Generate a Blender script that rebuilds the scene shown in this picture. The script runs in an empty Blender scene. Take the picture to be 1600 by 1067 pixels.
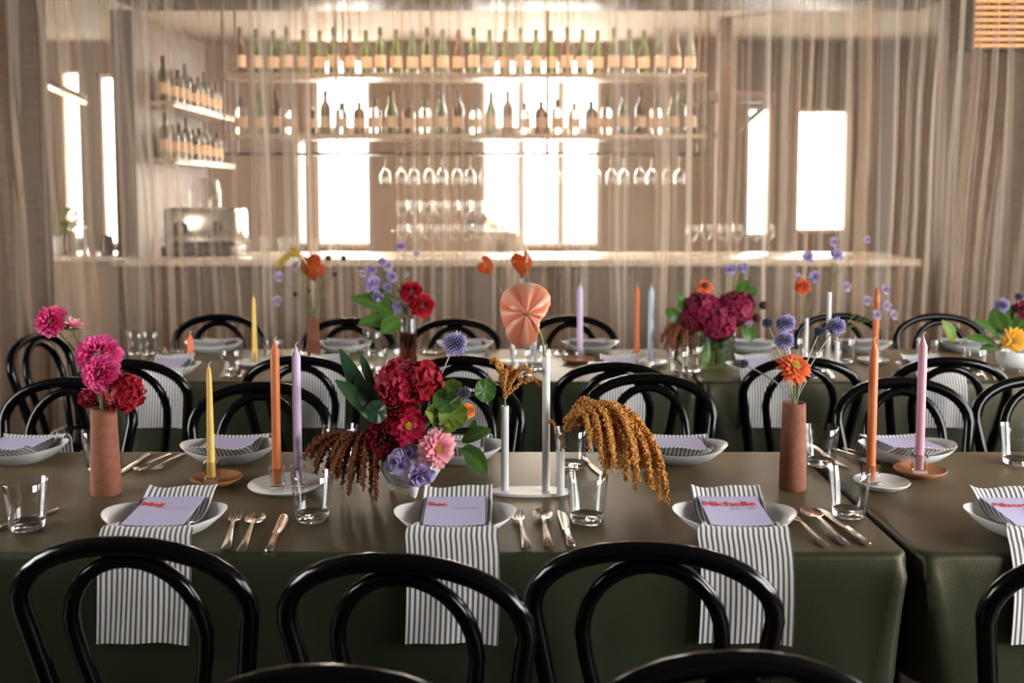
import bpy, bmesh, math, random
from math import sin, cos, pi, sqrt, radians
from mathutils import Vector, Matrix

RN = random.Random(11)
V = Vector
SC = bpy.context.scene
COL = SC.collection

# ------------------------------------------------------------------ camera, world, lights, exposure
F_PX = 1555.6
PITCH = math.atan(117 / 1555.6)
CAM = V((0, 0, 1.485))
cam_d = bpy.data.cameras.new('camera')
cam = bpy.data.objects.new('camera', cam_d)
COL.objects.link(cam)
cam.location = CAM
cam.rotation_euler = (pi / 2 - PITCH, 0, 0)
cam_d.lens = 35.0
cam_d.sensor_width = 36.0
cam_d.shift_y = -116.5 / 1600
cam_d.clip_start = 0.02
cam_d.dof.use_dof = True
cam_d.dof.focus_distance = 2.3
cam_d.dof.aperture_fstop = 3.0
SC.camera = cam

W = bpy.data.worlds.new('daylight')
SC.world = W
W.use_nodes = True
W.node_tree.nodes['Background'].inputs[0].default_value = (1.0, 0.97, 0.93, 1)
W.node_tree.nodes['Background'].inputs[1].default_value = 6.5

def area(name, loc, target, sx, sy, power, col, spread=180):
    d = bpy.data.lights.new(name, 'AREA')
    d.shape = 'RECTANGLE'; d.size = sx; d.size_y = sy; d.energy = power; d.color = col
    d.spread = radians(spread)
    o = bpy.data.objects.new(name, d); COL.objects.link(o)
    o.location = loc
    o.rotation_euler = (V(target) - V(loc)).to_track_quat('-Z', 'Y').to_euler()
    return o
# daylight through the dining room's windows (beside and behind the camera)
area('daylight_right_window', (3.66, 3.2, 1.65), (0, 3.0, 0.8), 2.2, 1.5, 32, (0.93, 0.97, 1.0))
area('daylight_right_window_2', (3.66, 0.5, 1.65), (0, 1.9, 0.7), 2.0, 1.5, 135, (0.96, 0.98, 1.0))
area('daylight_left_window', (-3.66, 1.9, 1.65), (0, 2.2, 0.8), 1.5, 1.4, 50, (0.93, 0.97, 1.0))
# added unseen warm light for the bar, high over the gantry
area('bar_added_light', (-0.9, 6.74, 2.74), (-0.9, 7.4, 0), 1.6, 0.25, 10, (1.0, 0.86, 0.70))
area('bar_added_light_2', (0.7, 6.74, 2.74), (0.7, 7.4, 0), 1.4, 0.25, 10, (1.0, 0.86, 0.70))
area('bar_added_light_3', (2.0, 6.74, 2.74), (2.0, 7.4, 0), 0.8, 0.25, 14, (1.0, 0.88, 0.76))

# daylight coming in at the bar's far windows
area('daylight_far_window', (.25, 9.1, 1.85), (.25, 5.4, 1.2), 1.3, 1.7, 130, (1.0, 0.96, 0.90))
area('daylight_far_window_2', (-1.49, 9.1, 1.85), (-1.2, 5.4, 1.2), .8, 1.7, 80, (1.0, 0.96, 0.90))
area('daylight_far_window_3', (2.6, 9.1, 1.7), (2.2, 5.4, 1.2), .9, 1.3, 40, (1.0, 0.96, 0.90))
area('daylight_far_window_4', (-3.7, 9.1, 1.8), (-3.0, 5.4, 1.2), .7, 1.5, 30, (1.0, 0.96, 0.90))
area('added_shelf_light', (-1.1, 6.95, 1.715), (-1.1, 7.15, 0), 1.3, 0.1, 20, (1.0, 0.88, 0.74))  # added under the glass rail to light the counter and lower wall
area('added_shelf_light_2', (0.5, 6.95, 1.715), (0.5, 7.15, 0), 1.3, 0.1, 20, (1.0, 0.88, 0.74))
SC.view_settings.view_transform = 'Standard'
SC.view_settings.look = 'None'
SC.view_settings.exposure = 0.45
SC.view_settings.gamma = 1.0
SC.view_settings.use_curve_mapping = False
SC.cycles.transparent_max_bounces = 24
SC.cycles.max_bounces = 10
SC.cycles.transmission_bounces = 8
SC.cycles.use_denoising = True

# ------------------------------------------------------------------ pixel to place
def ray(u, v):
    xc = (u - 800) / F_PX; yc = -(v - 417) / F_PX
    c, s = cos(PITCH), sin(PITCH)
    return V((xc, c + yc * s, -s + yc * c))
def P(u, v, y):
    d = ray(u, v); return CAM + d * (y / d.y)
def T(u, v, z=0.75):
    d = ray(u, v); return CAM + d * ((z - CAM.z) / d.z)
def mpp(y):
    return y / F_PX

# ------------------------------------------------------------------ mesh builder
def frame_of(axis):
    a = V(axis).normalized()
    h = V((0, 0, 1)) if abs(a.z) < 0.9 else V((0, 1, 0))
    x = h.cross(a).normalized()
    return x, a.cross(x).normalized(), a

class MB:
    def __init__(s):
        s.v = []; s.f = []; s.a = []
    def add(s, vs, fs, a=0.0):
        o = len(s.v)
        s.v += [tuple(p) for p in vs]
        s.f += [tuple(i + o for i in f) for f in fs]
        s.a += list(a) if isinstance(a, (list, tuple)) else [a] * len(vs)
        return s
    def tube(s, pts, r, n=10, cap=True, closed=False, flat=1.0, a=0.0):
        pts = [V(p) for p in pts]; m = len(pts)
        rr = r if isinstance(r, (list, tuple)) else [r] * m
        vs = []; x = None
        for i, p in enumerate(pts):
            if closed: t = pts[(i + 1) % m] - pts[i - 1]
            else: t = pts[min(i + 1, m - 1)] - pts[max(i - 1, 0)]
            t = t.normalized()
            if x is None: x, y, _ = frame_of(t)
            else:
                x = (x - t * x.dot(t)).normalized(); y = t.cross(x)
            for k in range(n):
                w = 2 * pi * k / n
                vs.append(p + x * (rr[i] * cos(w)) + y * (rr[i] * flat * sin(w)))
        fs = []
        for i in range(m if closed else m - 1):
            j = (i + 1) % m
            for k in range(n):
                l = (k + 1) % n
                fs.append((i * n + k, i * n + l, j * n + l, j * n + k))
        if cap and not closed:
            fs.append(tuple(range(n - 1, -1, -1))); fs.append(tuple((m - 1) * n + k for k in range(n)))
        return s.add(vs, fs, a)
    def lathe(s, prof, n=32, c=(0, 0, 0), sx=1.0, sy=1.0, warp=None, close=False, rot=0.0, a=0.0):
        c = V(c); vs = []; rings = []
        for r, z in prof:
            if r < 1e-6:
                rings.append([len(vs)]); vs.append(c + V((0, 0, z)))
            else:
                ring = []
                for k in range(n):
                    w = 2 * pi * k / n + rot
                    zz = z if warp is None else warp(w, r, z)
                    ring.append(len(vs)); vs.append(c + V((r * sx * cos(w), r * sy * sin(w), zz)))
                rings.append(ring)
        fs = []
        seq = list(zip(rings, rings[1:])) + ([(rings[-1], rings[0])] if close else [])
        for A, B in seq:
            if len(A) == 1 and len(B) == 1: continue
            for k in range(n):
                l = (k + 1) % n
                if len(A) == 1: fs.append((A[0], B[l], B[k]))
                elif len(B) == 1: fs.append((A[k], A[l], B[0]))
                else: fs.append((A[k], A[l], B[l], B[k]))
        return s.add(vs, fs, a)
    def box(s, lo, hi, r=0.0, seg=2):
        bm = bmesh.new()
        bmesh.ops.create_cube(bm, size=1.0)
        lo, hi = V(lo), V(hi)
        for v in bm.verts:
            v.co = V(((lo.x + hi.x) / 2 + v.co.x * (hi.x - lo.x), (lo.y + hi.y) / 2 + v.co.y * (hi.y - lo.y), (lo.z + hi.z) / 2 + v.co.z * (hi.z - lo.z)))
        if r > 0:
            bmesh.ops.bevel(bm, geom=list(bm.edges), offset=r, segments=seg, profile=0.5, affect='EDGES')
        bm.verts.index_update()
        s.add([v.co.copy() for v in bm.verts], [tuple(v.index for v in f.verts) for f in bm.faces])
        bm.free(); return s
    def sheet(s, G, th=0.0, att=None):
        """grid of points G[i][j]; th gives it a real thickness"""
        n, m = len(G), len(G[0])
        A = lambda i, j: (att[i][j] if att else 0.0)
        if th <= 0:
            return s.add([p for row in G for p in row], [(i * m + j, i * m + j + 1, (i + 1) * m + j + 1, (i + 1) * m + j) for i in range(n - 1) for j in range(m - 1)], [A(i, j) for i in range(n) for j in range(m)])
        top, bot = [], []
        for i in range(n):
            for j in range(m):
                d1 = V(G[min(i + 1, n - 1)][j]) - V(G[max(i - 1, 0)][j]); d2 = V(G[i][min(j + 1, m - 1)]) - V(G[i][max(j - 1, 0)])
                nn = d1.cross(d2)
                nn = nn.normalized() if nn.length > 1e-12 else V((0, 0, 1))
                top.append(V(G[i][j]) + nn * th / 2); bot.append(V(G[i][j]) - nn * th / 2)
        N = n * m; fs = []
        for i in range(n - 1):
            for j in range(m - 1):
                q = (i * m + j, i * m + j + 1, (i + 1) * m + j + 1, (i + 1) * m + j)
                fs.append(q); fs.append(tuple(N + k for k in reversed(q)))
        rim = [j for j in range(m)] + [i * m + m - 1 for i in range(1, n)] + [(n - 1) * m + j for j in range(m - 2, -1, -1)] + [i * m for i in range(n - 2, 0, -1)]
        for k in range(len(rim)):
            p, q = rim[k], rim[(k + 1) % len(rim)]
            fs.append((q, p, N + p, N + q))
        aa = [A(i, j) for i in range(n) for j in range(m)]
        return s.add(top + bot, fs, aa + aa)
    def loft(s, secs):
        """secs: (centre, half width vector, half thickness vector) - an oval-ish bar"""
        vs = []
        for c, w, t in secs:
            c, w, t = V(c), V(w), V(t)
            for a_, b_ in ((1, 0), (.7, .8), (-.7, .8), (-1, 0), (-.7, -.8), (.7, -.8)):
                vs.append(c + w * a_ + t * b_)
        fs = []
        for i in range(len(secs) - 1):
            for k in range(6):
                l = (k + 1) % 6
                fs.append((i * 6 + k, i * 6 + l, i * 6 + 6 + l, i * 6 + 6 + k))
        fs.append((5, 4, 3, 2, 1, 0)); fs.append(tuple((len(secs) - 1) * 6 + k for k in range(6)))
        return s.add(vs, fs)
    def mesh(s, name, mat, ang=40):
        me = bpy.data.meshes.new(name)
        me.from_pydata(s.v, [], s.f)
        at = me.attributes.new('tip', 'FLOAT', 'POINT')
        at.data.foreach_set('value', s.a)
        me.materials.append(mat)
        me.polygons.foreach_set('use_smooth', [True] * len(me.polygons))
        if ang < 180: me.set_sharp_from_angle(angle=radians(ang))
        me.update()
        return me
    def build(s, name, mat, parent=None, loc=(0, 0, 0), rz=0.0, ang=40):
        o = bpy.data.objects.new(name, s.mesh(name, mat, ang))
        COL.objects.link(o)
        o.location = loc; o.rotation_euler = (0, 0, rz)
        if parent: o.parent = parent
        return o

def tag(o, label, cat, group=None, kind=None):
    if label: o['label'] = label
    if cat: o['category'] = cat
    if group: o['group'] = group
    if kind: o['kind'] = kind
    return o
def thing(name, label, cat, loc=(0, 0, 0), rz=0.0, group=None):
    o = bpy.data.objects.new(name, None); COL.objects.link(o)
    o.empty_display_size = 0.05
    o.location = loc; o.rotation_euler = (0, 0, rz)
    return tag(o, label, cat, group)
def dup(root, loc, rz, label, group=None, scale=None):
    r = root.copy(); COL.objects.link(r)
    r.location = loc; r.rotation_euler = (0, 0, rz); r['label'] = label
    if group: r['group'] = group
    if scale: r.scale = (scale,) * 3
    for ch in list(root.children):
        c = ch.copy(); COL.objects.link(c); c.parent = r
        for g in list(ch.children):
            d = g.copy(); COL.objects.link(d); d.parent = c
    return r
def struct(name, mb, mat, parent=None, ang=40):
    o = mb.build(name, mat, parent, ang=ang)
    if not parent: o['kind'] = 'structure'
    return o
ORD = 'first second third fourth fifth sixth seventh eighth ninth tenth eleventh twelfth thirteenth fourteenth fifteenth sixteenth seventeenth eighteenth nineteenth twentieth'.split()
ORD += ['twenty-' + w for w in ORD[:9]] + ['thirtieth'] + ['thirty-' + w for w in ORD[:9]]

# ------------------------------------------------------------------ materials
def mat(name, col=(.8, .8, .8), rough=.5, metal=0., spec=.5, trans=0., ior=1.45, coat=0., sheen=0., sss=0., emit=None, estr=1.0):
    m = bpy.data.materials.new(name); m.use_nodes = True
    b = m.node_tree.nodes['Principled BSDF']
    b.inputs['Base Color'].default_value = (*col, 1)
    b.inputs['Roughness'].default_value = rough
    b.inputs['Metallic'].default_value = metal
    b.inputs['Specular IOR Level'].default_value = spec
    b.inputs['Transmission Weight'].default_value = trans
    b.inputs['IOR'].default_value = ior
    b.inputs['Coat Weight'].default_value = coat
    b.inputs['Sheen Weight'].default_value = sheen
    if sss:
        b.inputs['Subsurface Weight'].default_value = sss
        b.inputs['Subsurface Radius'].default_value = (.012, .006, .004)
    if emit:
        b.inputs['Emission Color'].default_value = (*emit, 1); b.inputs['Emission Strength'].default_value = estr
    return m
def nodes(m):
    return m.node_tree.nodes, m.node_tree.links, m.node_tree.nodes['Principled BSDF']
def noise_col(m, c1, c2, scale, detail=4, stretch=(1, 1, 1), lo=.35, hi=.65):
    N, L, b = nodes(m)
    tc = N.new('ShaderNodeTexCoord'); mp = N.new('ShaderNodeMapping'); nz = N.new('ShaderNodeTexNoise'); rp = N.new('ShaderNodeValToRGB')
    mp.inputs['Scale'].default_value = stretch
    nz.inputs['Scale'].default_value = scale; nz.inputs['Detail'].default_value = detail
    rp.color_ramp.elements[0].color = (*c1, 1); rp.color_ramp.elements[1].color = (*c2, 1)
    rp.color_ramp.elements[0].position = lo; rp.color_ramp.elements[1].position = hi
    L.new(tc.outputs['Object'], mp.inputs[0]); L.new(mp.outputs[0], nz.inputs['Vector']); L.new(nz.outputs['Fac'], rp.inputs[0]); L.new(rp.outputs[0], b.inputs['Base Color'])
    return m
def bump(m, scale, strength, dist=.002, detail=3):
    N, L, b = nodes(m)
    tc = N.new('ShaderNodeTexCoord'); nz = N.new('ShaderNodeTexNoise'); bp = N.new('ShaderNodeBump')
    nz.inputs['Scale'].default_value = scale; nz.inputs['Detail'].default_value = detail
    bp.inputs['Strength'].default_value = strength; bp.inputs['Distance'].default_value = dist
    L.new(tc.outputs['Object'], nz.inputs['Vector']); L.new(nz.outputs['Fac'], bp.inputs['Height']); L.new(bp.outputs[0], b.inputs['Normal'])
    return m
def tip_ramp(m, stops):
    """colour along a petal (pigment; the pink also holds shade between petals), driven by the mesh's own 'tip' attribute"""
    N, L, b = nodes(m)
    at = N.new('ShaderNodeAttribute'); at.attribute_name = 'tip'
    rp = N.new('ShaderNodeValToRGB')
    el = rp.color_ramp.elements
    while len(el) < len(stops): el.new(.5)
    for e, (p, c) in zip(el, stops): e.position = p; e.color = (*c, 1)
    L.new(at.outputs['Fac'], rp.inputs[0]); L.new(rp.outputs[0], b.inputs['Base Color'])
    return m
def petal_mat(name, stops, rough=.55, transl=.25):
    m = tip_ramp(mat(name, rough=rough, spec=.3, sheen=.15), stops)
    N, L, b = nodes(m)
    tr = N.new('ShaderNodeBsdfTranslucent'); mx = N.new('ShaderNodeMixShader'); mx.inputs[0].default_value = transl
    rp = [n for n in N if n.type == 'VALTORGB'][0]
    L.new(rp.outputs[0], tr.inputs[0]); L.new(b.outputs[0], mx.inputs[1]); L.new(tr.outputs[0], mx.inputs[2])
    L.new(mx.outputs[0], N['Material Output'].inputs[0])
    return m
def thin_glass(name, tint=(1, 1, 1), f0=.04, rough=0.0):
    """a thin pane or thin wall: see-through, mirroring more at a glancing view (Schlick)"""
    m = bpy.data.materials.new(name); m.use_nodes = True
    N, L = m.node_tree.nodes, m.node_tree.links
    N.remove(N['Principled BSDF'])
    lw = N.new('ShaderNodeLayerWeight'); lw.inputs[0].default_value = .5
    pw = N.new('ShaderNodeMath'); pw.operation = 'POWER'; pw.inputs[1].default_value = 4.0
    mu = N.new('ShaderNodeMath'); mu.operation = 'MULTIPLY_ADD'; mu.inputs[1].default_value = 1 - f0; mu.inputs[2].default_value = f0
    tr = N.new('ShaderNodeBsdfTransparent'); tr.inputs[0].default_value = (*tint, 1)
    gl = N.new('ShaderNodeBsdfGlossy'); gl.inputs['Roughness'].default_value = rough
    mx = N.new('ShaderNodeMixShader')
    L.new(lw.outputs['Facing'], pw.inputs[0]); L.new(pw.outputs[0], mu.inputs[0]); L.new(mu.outputs[0], mx.inputs[0])
    L.new(tr.outputs[0], mx.inputs[1]); L.new(gl.outputs[0], mx.inputs[2]); L.new(mx.outputs[0], N['Material Output'].inputs[0])
    return m

M = {}
M['lacquer'] = mat('black_lacquered_beech', (.0012, .0012, .0015), .15, spec=.30)
M['cloth'] = bump(noise_col(mat('green_table_cloth', rough=.44, spec=.65, sheen=.12), (.0155, .0225, .0110), (.0200, .0280, .0138), 6), 420, .35, .0015)
_b = M['cloth'].node_tree.nodes['Principled BSDF']
_b.inputs['Specular Tint'].default_value = (1, .78, .55, 1); _b.inputs['Sheen Tint'].default_value = (1, .58, .28, 1); _b.inputs['Sheen Roughness'].default_value = .35  # warm tints put the curtain's brown reflection into the cloth
M['ceramic'] = bump(mat('white_glazed_ceramic', (.72, .71, .69), .3, spec=.5), 30, .05)
M['terracotta'] = bump(noise_col(mat('terracotta', rough=.8, spec=.25), (.215, .082, .047), (.265, .105, .062), 60), 300, .3, .001)
M['dish_clay'] = bump(noise_col(mat('orange_clay_dish', rough=.6, spec=.3), (.36, .145, .055), (.46, .20, .085), 40), 200, .2, .001)
M['glass'] = mat('clear_glass', (1, 1, 1), 0.0, trans=1.0, ior=1.45)
M['bar_glass'] = thin_glass('thin_bar_glass', (.93, .93, .92), .08)
M['tumbler_glass'] = thin_glass('clear_tumbler_glass', (.955, .96, .955), .06)
M['pane'] = thin_glass('window_pane', (.98, .99, .99), .04)
M['steel'] = noise_col(mat('polished_cutlery_steel', (.75, .72, .68), .2, metal=1.0), (.70, .67, .62), (.8, .77, .73), 30)
M['white_metal'] = mat('white_powder_coated_metal', (.78, .77, .75), .35, spec=.5)
M['card'] = bump(mat('lavender_card', (.52, .47, .66), .7, spec=.2), 500, .1, .0005)
M['red_ink'] = mat('red_orange_ink', (.62, .055, .03), .6)
M['lilac_ink'] = mat('shiny_lilac_ink', (.36, .31, .52), .3)
M['wick'] = mat('cotton_wick', (.75, .68, .5), .9)
def wax(name, c): return mat(name, c, .45, spec=.35, sss=.35)
M['wax_yellow'] = wax('yellow_wax', (.86, .58, .16)); M['wax_orange'] = wax('orange_wax', (.60, .175, .055))
M['wax_lilac'] = wax('lilac_wax', (.60, .47, .64)); M['wax_pink'] = wax('dusty_pink_wax', (.58, .30, .36)); M['wax_blue'] = wax('pale_blue_wax', (.48, .58, .66))
M['wax_coral'] = wax('coral_wax', (.86, .22, .12))
M['stem'] = noise_col(mat('green_stem', rough=.6), (.10, .14, .03), (.22, .24, .07), 40)
M['stem_dark'] = mat('dark_stem', (.06, .055, .03), .6)
M['stem_pale'] = mat('pale_grey_stem', (.36, .34, .26), .6)
M['leaf'] = petal_mat('green_leaf', [(0, (.028, .075, .012)), (.5, (.048, .115, .018)), (1, (.09, .19, .03))], .35, .25)
M['leaf_dark'] = petal_mat('dark_green_leaf', [(0, (.015, .05, .02)), (1, (.035, .09, .035))], .3, .12)
M['leaf_lime'] = petal_mat('lime_leaf', [(0, (.08, .15, .015)), (1, (.20, .30, .04))], .45, .4)
M['pink'] = petal_mat('pink_petal', [(0, (.26, .0, .05)), (.45, (.74, .01, .20)), (1, (.92, .17, .44))])  # dark base stop paints the shaded gaps between petals
M['pale_pink'] = petal_mat('pale_pink_petal', [(0, (.55, .02, .10)), (.6, (.84, .20, .32)), (1, (.92, .50, .52))])
M['crimson'] = petal_mat('crimson_petal', [(0, (.16, .0, .01)), (.6, (.42, .003, .03)), (1, (.48, .006, .055))])
M['red'] = petal_mat('red_petal', [(0, (.18, .0, .006)), (1, (.50, .004, .02))])
M['dark_red'] = petal_mat('dark_red_petal', [(0, (.07, .0, .008)), (1, (.22, .002, .018))])
M['burgundy'] = petal_mat('burgundy_petal', [(0, (.10, .0, .02)), (1, (.34, .004, .05))])
M['magenta'] = petal_mat('magenta_red_petal', [(0, (.35, .0, .02)), (1, (.62, .01, .12))])
M['orange'] = petal_mat('orange_petal', [(0, (.62, .05, .015)), (1, (.85, .19, .06))])
M['apricot'] = petal_mat('apricot_petal', [(0, (.75, .17, .02)), (1, (.88, .38, .07))])
M['yellow'] = petal_mat('golden_petal', [(0, (.75, .26, .01)), (1, (.86, .46, .05))])
M['lilac'] = petal_mat('lilac_petal', [(0, (.22, .15, .38)), (1, (.52, .42, .66))])
M['pale_lilac'] = petal_mat('pale_lilac_petal', [(0, (.34, .24, .42)), (1, (.64, .52, .66))])
M['peach'] = petal_mat('peach_spathe', [(0, (.58, .14, .06)), (.5, (.80, .28, .15)), (1, (.92, .55, .40))], .22, .2)
M['rust'] = petal_mat('rust_spathe', [(0, (.40, .05, .008)), (1, (.60, .10, .015))], .3, .3)
M['thistle'] = petal_mat('lilac_thistle', [(0, (.08, .06, .17)), (.5, (.28, .23, .50)), (1, (.58, .53, .78))], .6, .1)
M['thistle_dark'] = petal_mat('steel_blue_thistle', [(0, (.012, .014, .03)), (.6, (.05, .055, .10)), (1, (.22, .23, .32))], .6, .1)
M['brown_bud'] = mat('dark_brown_seed_head', (.05, .018, .012), .8)
M['pollen'] = bump(mat('yellow_flower_centre', (.70, .40, .04), .8), 300, .6, .002)
M['spadix'] = mat('cream_spadix', (.80, .62, .36), .6)
M['amaranth'] = noise_col(mat('tan_amaranth', rough=.8, spec=.2), (.42, .17, .035), (.62, .30, .09), 250)
M['amaranth_dark'] = noise_col(mat('brown_amaranth', rough=.85, spec=.2), (.11, .035, .014), (.22, .075, .03), 250)
M['amaranth_gold'] = noise_col(mat('golden_amaranth', rough=.85, spec=.2), (.42, .28, .05), (.60, .42, .10), 250)
M['amber_glass'] = thin_glass('amber_ribbed_glass', (.66, .42, .17), .06)
M['green_glass'] = thin_glass('greenish_glass', (.72, .80, .68), .06)
M['water_stems'] = mat('green_stems_in_water', (.07, .13, .05), .5)
M['floor'] = noise_col(mat('dark_oak_floor', rough=.5), (.035, .022, .014), (.065, .042, .026), 3, stretch=(1, 14, 1))
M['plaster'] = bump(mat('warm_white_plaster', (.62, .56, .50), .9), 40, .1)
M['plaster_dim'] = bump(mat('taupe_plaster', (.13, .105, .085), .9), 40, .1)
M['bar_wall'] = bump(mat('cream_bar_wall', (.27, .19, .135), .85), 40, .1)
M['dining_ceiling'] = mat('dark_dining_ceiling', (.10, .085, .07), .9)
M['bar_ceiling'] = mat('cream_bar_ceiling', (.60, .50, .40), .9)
M['brown_wood'] = noise_col(mat('brown_stained_wood', rough=.5), (.085, .047, .026), (.14, .078, .044), 5, stretch=(1, 1, 12))
M['counter_stone'] = noise_col(mat('pale_counter_stone', rough=.25), (.55, .47, .39), (.66, .57, .48), 8)
M['dark_metal'] = mat('dark_bronze_metal', (.06, .045, .035), .4, metal=.6)
M['brass_board'] = mat('pale_oak_shelf', (.55, .42, .30), .35)
M['bottle_green'] = mat('green_bottle_glass', (.12, .13, .045), .06, spec=.6, trans=.35)
M['bottle_brown'] = mat('brown_bottle_glass', (.14, .07, .03), .06, spec=.6, trans=.35)
M['bottle_clear'] = mat('clear_bottle_glass', (.75, .70, .62), .04, spec=.6, trans=.7)
M['label_paper'] = mat('cream_bottle_label', (.86, .60, .40), .7)
M['foil'] = mat('bottle_capsule_foil', (.10, .07, .05), .4, metal=.5)
M['window_paint'] = mat('cream_window_paint', (.66, .56, .47), .6)
M['dark_cloth'] = bump(mat('brown_shirt', (.22, .165, .125), .9), 60, .2)
M['skin'] = mat('skin', (.50, .28, .19), .55, sss=.1)
M['hair'] = mat('brown_hair', (.05, .028, .018), .6)
M['heat'] = mat('glowing_lamp_tube', (.8, .4, .2), .5, emit=(1.0, .45, .16), estr=.8)
M['strip'] = mat('lit_strip_lamp', (.9, .8, .7), .5, emit=(1.0, .80, .62), estr=2.5)

# striped napkin linen: the stripe runs along the cloth, 'tip' holds metres across it
def napkin_mat():
    m = mat('striped_linen', rough=.9, spec=.15, sheen=.2)
    N, L, b = nodes(m)
    at = N.new('ShaderNodeAttribute'); at.attribute_name = 'tip'
    mu = N.new('ShaderNodeMath'); mu.operation = 'MULTIPLY'; mu.inputs[1].default_value = 2 * pi / .0106
    sn = N.new('ShaderNodeMath'); sn.operation = 'SINE'
    rp = N.new('ShaderNodeValToRGB')
    rp.color_ramp.elements[0].position = .22; rp.color_ramp.elements[0].color = (.10, .09, .095, 1)
    rp.color_ramp.elements[1].position = .58; rp.color_ramp.elements[1].color = (.74, .71, .68, 1)
    ma = N.new('ShaderNodeMapRange'); ma.inputs[1].default_value = -1; ma.inputs[2].default_value = 1
    L.new(at.outputs['Fac'], mu.inputs[0]); L.new(mu.outputs[0], sn.inputs[0]); L.new(sn.outputs[0], ma.inputs[0]); L.new(ma.outputs[0], rp.inputs[0]); L.new(rp.outputs[0], b.inputs['Base Color'])
    return bump(m, 700, .2, .0006)
M['napkin'] = napkin_mat()

def sheer_mat():
    m = bpy.data.materials.new('sheer_voile'); m.use_nodes = True
    N, L = m.node_tree.nodes, m.node_tree.links
    N.remove(N['Principled BSDF'])
    tc = N.new('ShaderNodeTexCoord')
    def noise(sc, det, lo, hi, a, b, prev=None):
        mp = N.new('ShaderNodeMapping'); mp.inputs['Scale'].default_value = sc
        nz = N.new('ShaderNodeTexNoise'); nz.inputs['Scale'].default_value = 1.0; nz.inputs['Detail'].default_value = det
        mr = N.new('ShaderNodeMapRange'); mr.inputs[1].default_value = lo; mr.inputs[2].default_value = hi; mr.inputs[3].default_value = a; mr.inputs[4].default_value = b
        L.new(tc.outputs['Object'], mp.inputs[0]); L.new(mp.outputs[0], nz.inputs['Vector']); L.new(nz.outputs['Fac'], mr.inputs[0])
        return mr
    n1 = noise((7, 2, .12), 1.5, .34, .68, .15, .38)        # how close the threads lie
    n2 = noise((20, 4, .05), 1.0, .57, .67, 0, .40)         # tight gathers
    ad = N.new('ShaderNodeMath'); ad.operation = 'ADD'; ad.use_clamp = True
    L.new(n1.outputs[0], ad.inputs[0]); L.new(n2.outputs[0], ad.inputs[1])
    col = (.76, .68, .59, 1)
    t = N.new('ShaderNodeBsdfTransparent'); t.inputs[0].default_value = (1, .955, .90, 1)
    d = N.new('ShaderNodeBsdfDiffuse'); d.inputs[0].default_value = col
    r = N.new('ShaderNodeBsdfTranslucent'); r.inputs[0].default_value = col
    f = N.new('ShaderNodeBsdfRefraction'); f.inputs[0].default_value = (.95, .88, .80, 1); f.inputs['IOR'].default_value = 1.0; f.inputs['Roughness'].default_value = .48
    a = N.new('ShaderNodeMixShader'); a.inputs[0].default_value = .25
    b = N.new('ShaderNodeMixShader'); b.inputs[0].default_value = .50
    x = N.new('ShaderNodeMixShader')
    L.new(d.outputs[0], a.inputs[1]); L.new(r.outputs[0], a.inputs[2])
    L.new(a.outputs[0], b.inputs[1]); L.new(f.outputs[0], b.inputs[2])
    L.new(ad.outputs[0], x.inputs[0]); L.new(t.outputs[0], x.inputs[1]); L.new(b.outputs[0], x.inputs[2])
    L.new(x.outputs[0], N['Material Output'].inputs[0])
    return m
M['sheer'] = sheer_mat()

# ------------------------------------------------------------------ the rooms
XL, XR, YB, YF, ZC = -5.2, 5.2, -2.6, 8.9, 2.78
struct('floor', MB().box((XL, YB, -.05), (XR, YF, 0)), M['floor'])
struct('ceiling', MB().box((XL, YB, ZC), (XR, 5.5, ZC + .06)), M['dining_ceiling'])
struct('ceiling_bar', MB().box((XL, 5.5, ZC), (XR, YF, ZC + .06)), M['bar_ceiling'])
def holed_wall(a0, a1, z0, z1, holes, put):
    """a wall along one axis with rectangular openings; put(a0, a1, z0, z1) adds a block"""
    holes = sorted(holes); x = a0
    for (h0, h1, k0, k1) in holes:
        put(x, h0, z0, z1); put(h0, h1, z0, k0); put(h0, h1, k1, z1); x = h1
    put(x, a1, z0, z1)
# bar room's far wall with its windows
WIN = [(-4.62, -4.46, 1.02, 2.35), (-3.98, -3.78, 1.05, 2.56), (-3.64, -3.42, 1.0, 2.52), (-1.92, -1.80, 1.0, 1.95), (-1.74, -1.24, 1.0, 2.66), (-.27, .78, 1.0, 2.66), (2.06, 2.30, 1.08, 2.24), (2.50, 2.98, 1.12, 2.22)]
mb = MB(); holed_wall(XL, XR, 0, ZC, WIN, lambda a, b, c, d: mb.box((a, 8.8, c), (b, 8.98, d)))
struct('wall_back', mb, M['bar_wall'])
for i, (a, b, c, d) in enumerate(WIN):
    fr = MB(); t = .035
    for lo, hi in (((a, 8.84, c), (b, 8.92, c + t)), ((a, 8.84, d - t), (b, 8.92, d)), ((a, 8.84, c + t), (a + t, 8.92, d - t)), ((b - t, 8.84, c + t), (b, 8.92, d - t))):
        fr.box(lo, hi, .004)
    if d > 2.6:
        fr.box((a + t, 8.84, 1.98), (b - t, 8.92, 2.06), .004)
    nb = 3 if b - a > .9 else 1
    for k in range(1, nb):
        xx = a + (b - a) * k / nb; fr.box((xx - .03, 8.84, c + t), (xx + .03, 8.92, d - t), .004)
    o = struct('window_%d' % (i + 1), fr, M['window_paint'])
    MB().box((a + t, 8.875, c + t), (b - t, 8.881, d - t)).build('pane', M['pane'], o)
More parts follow.
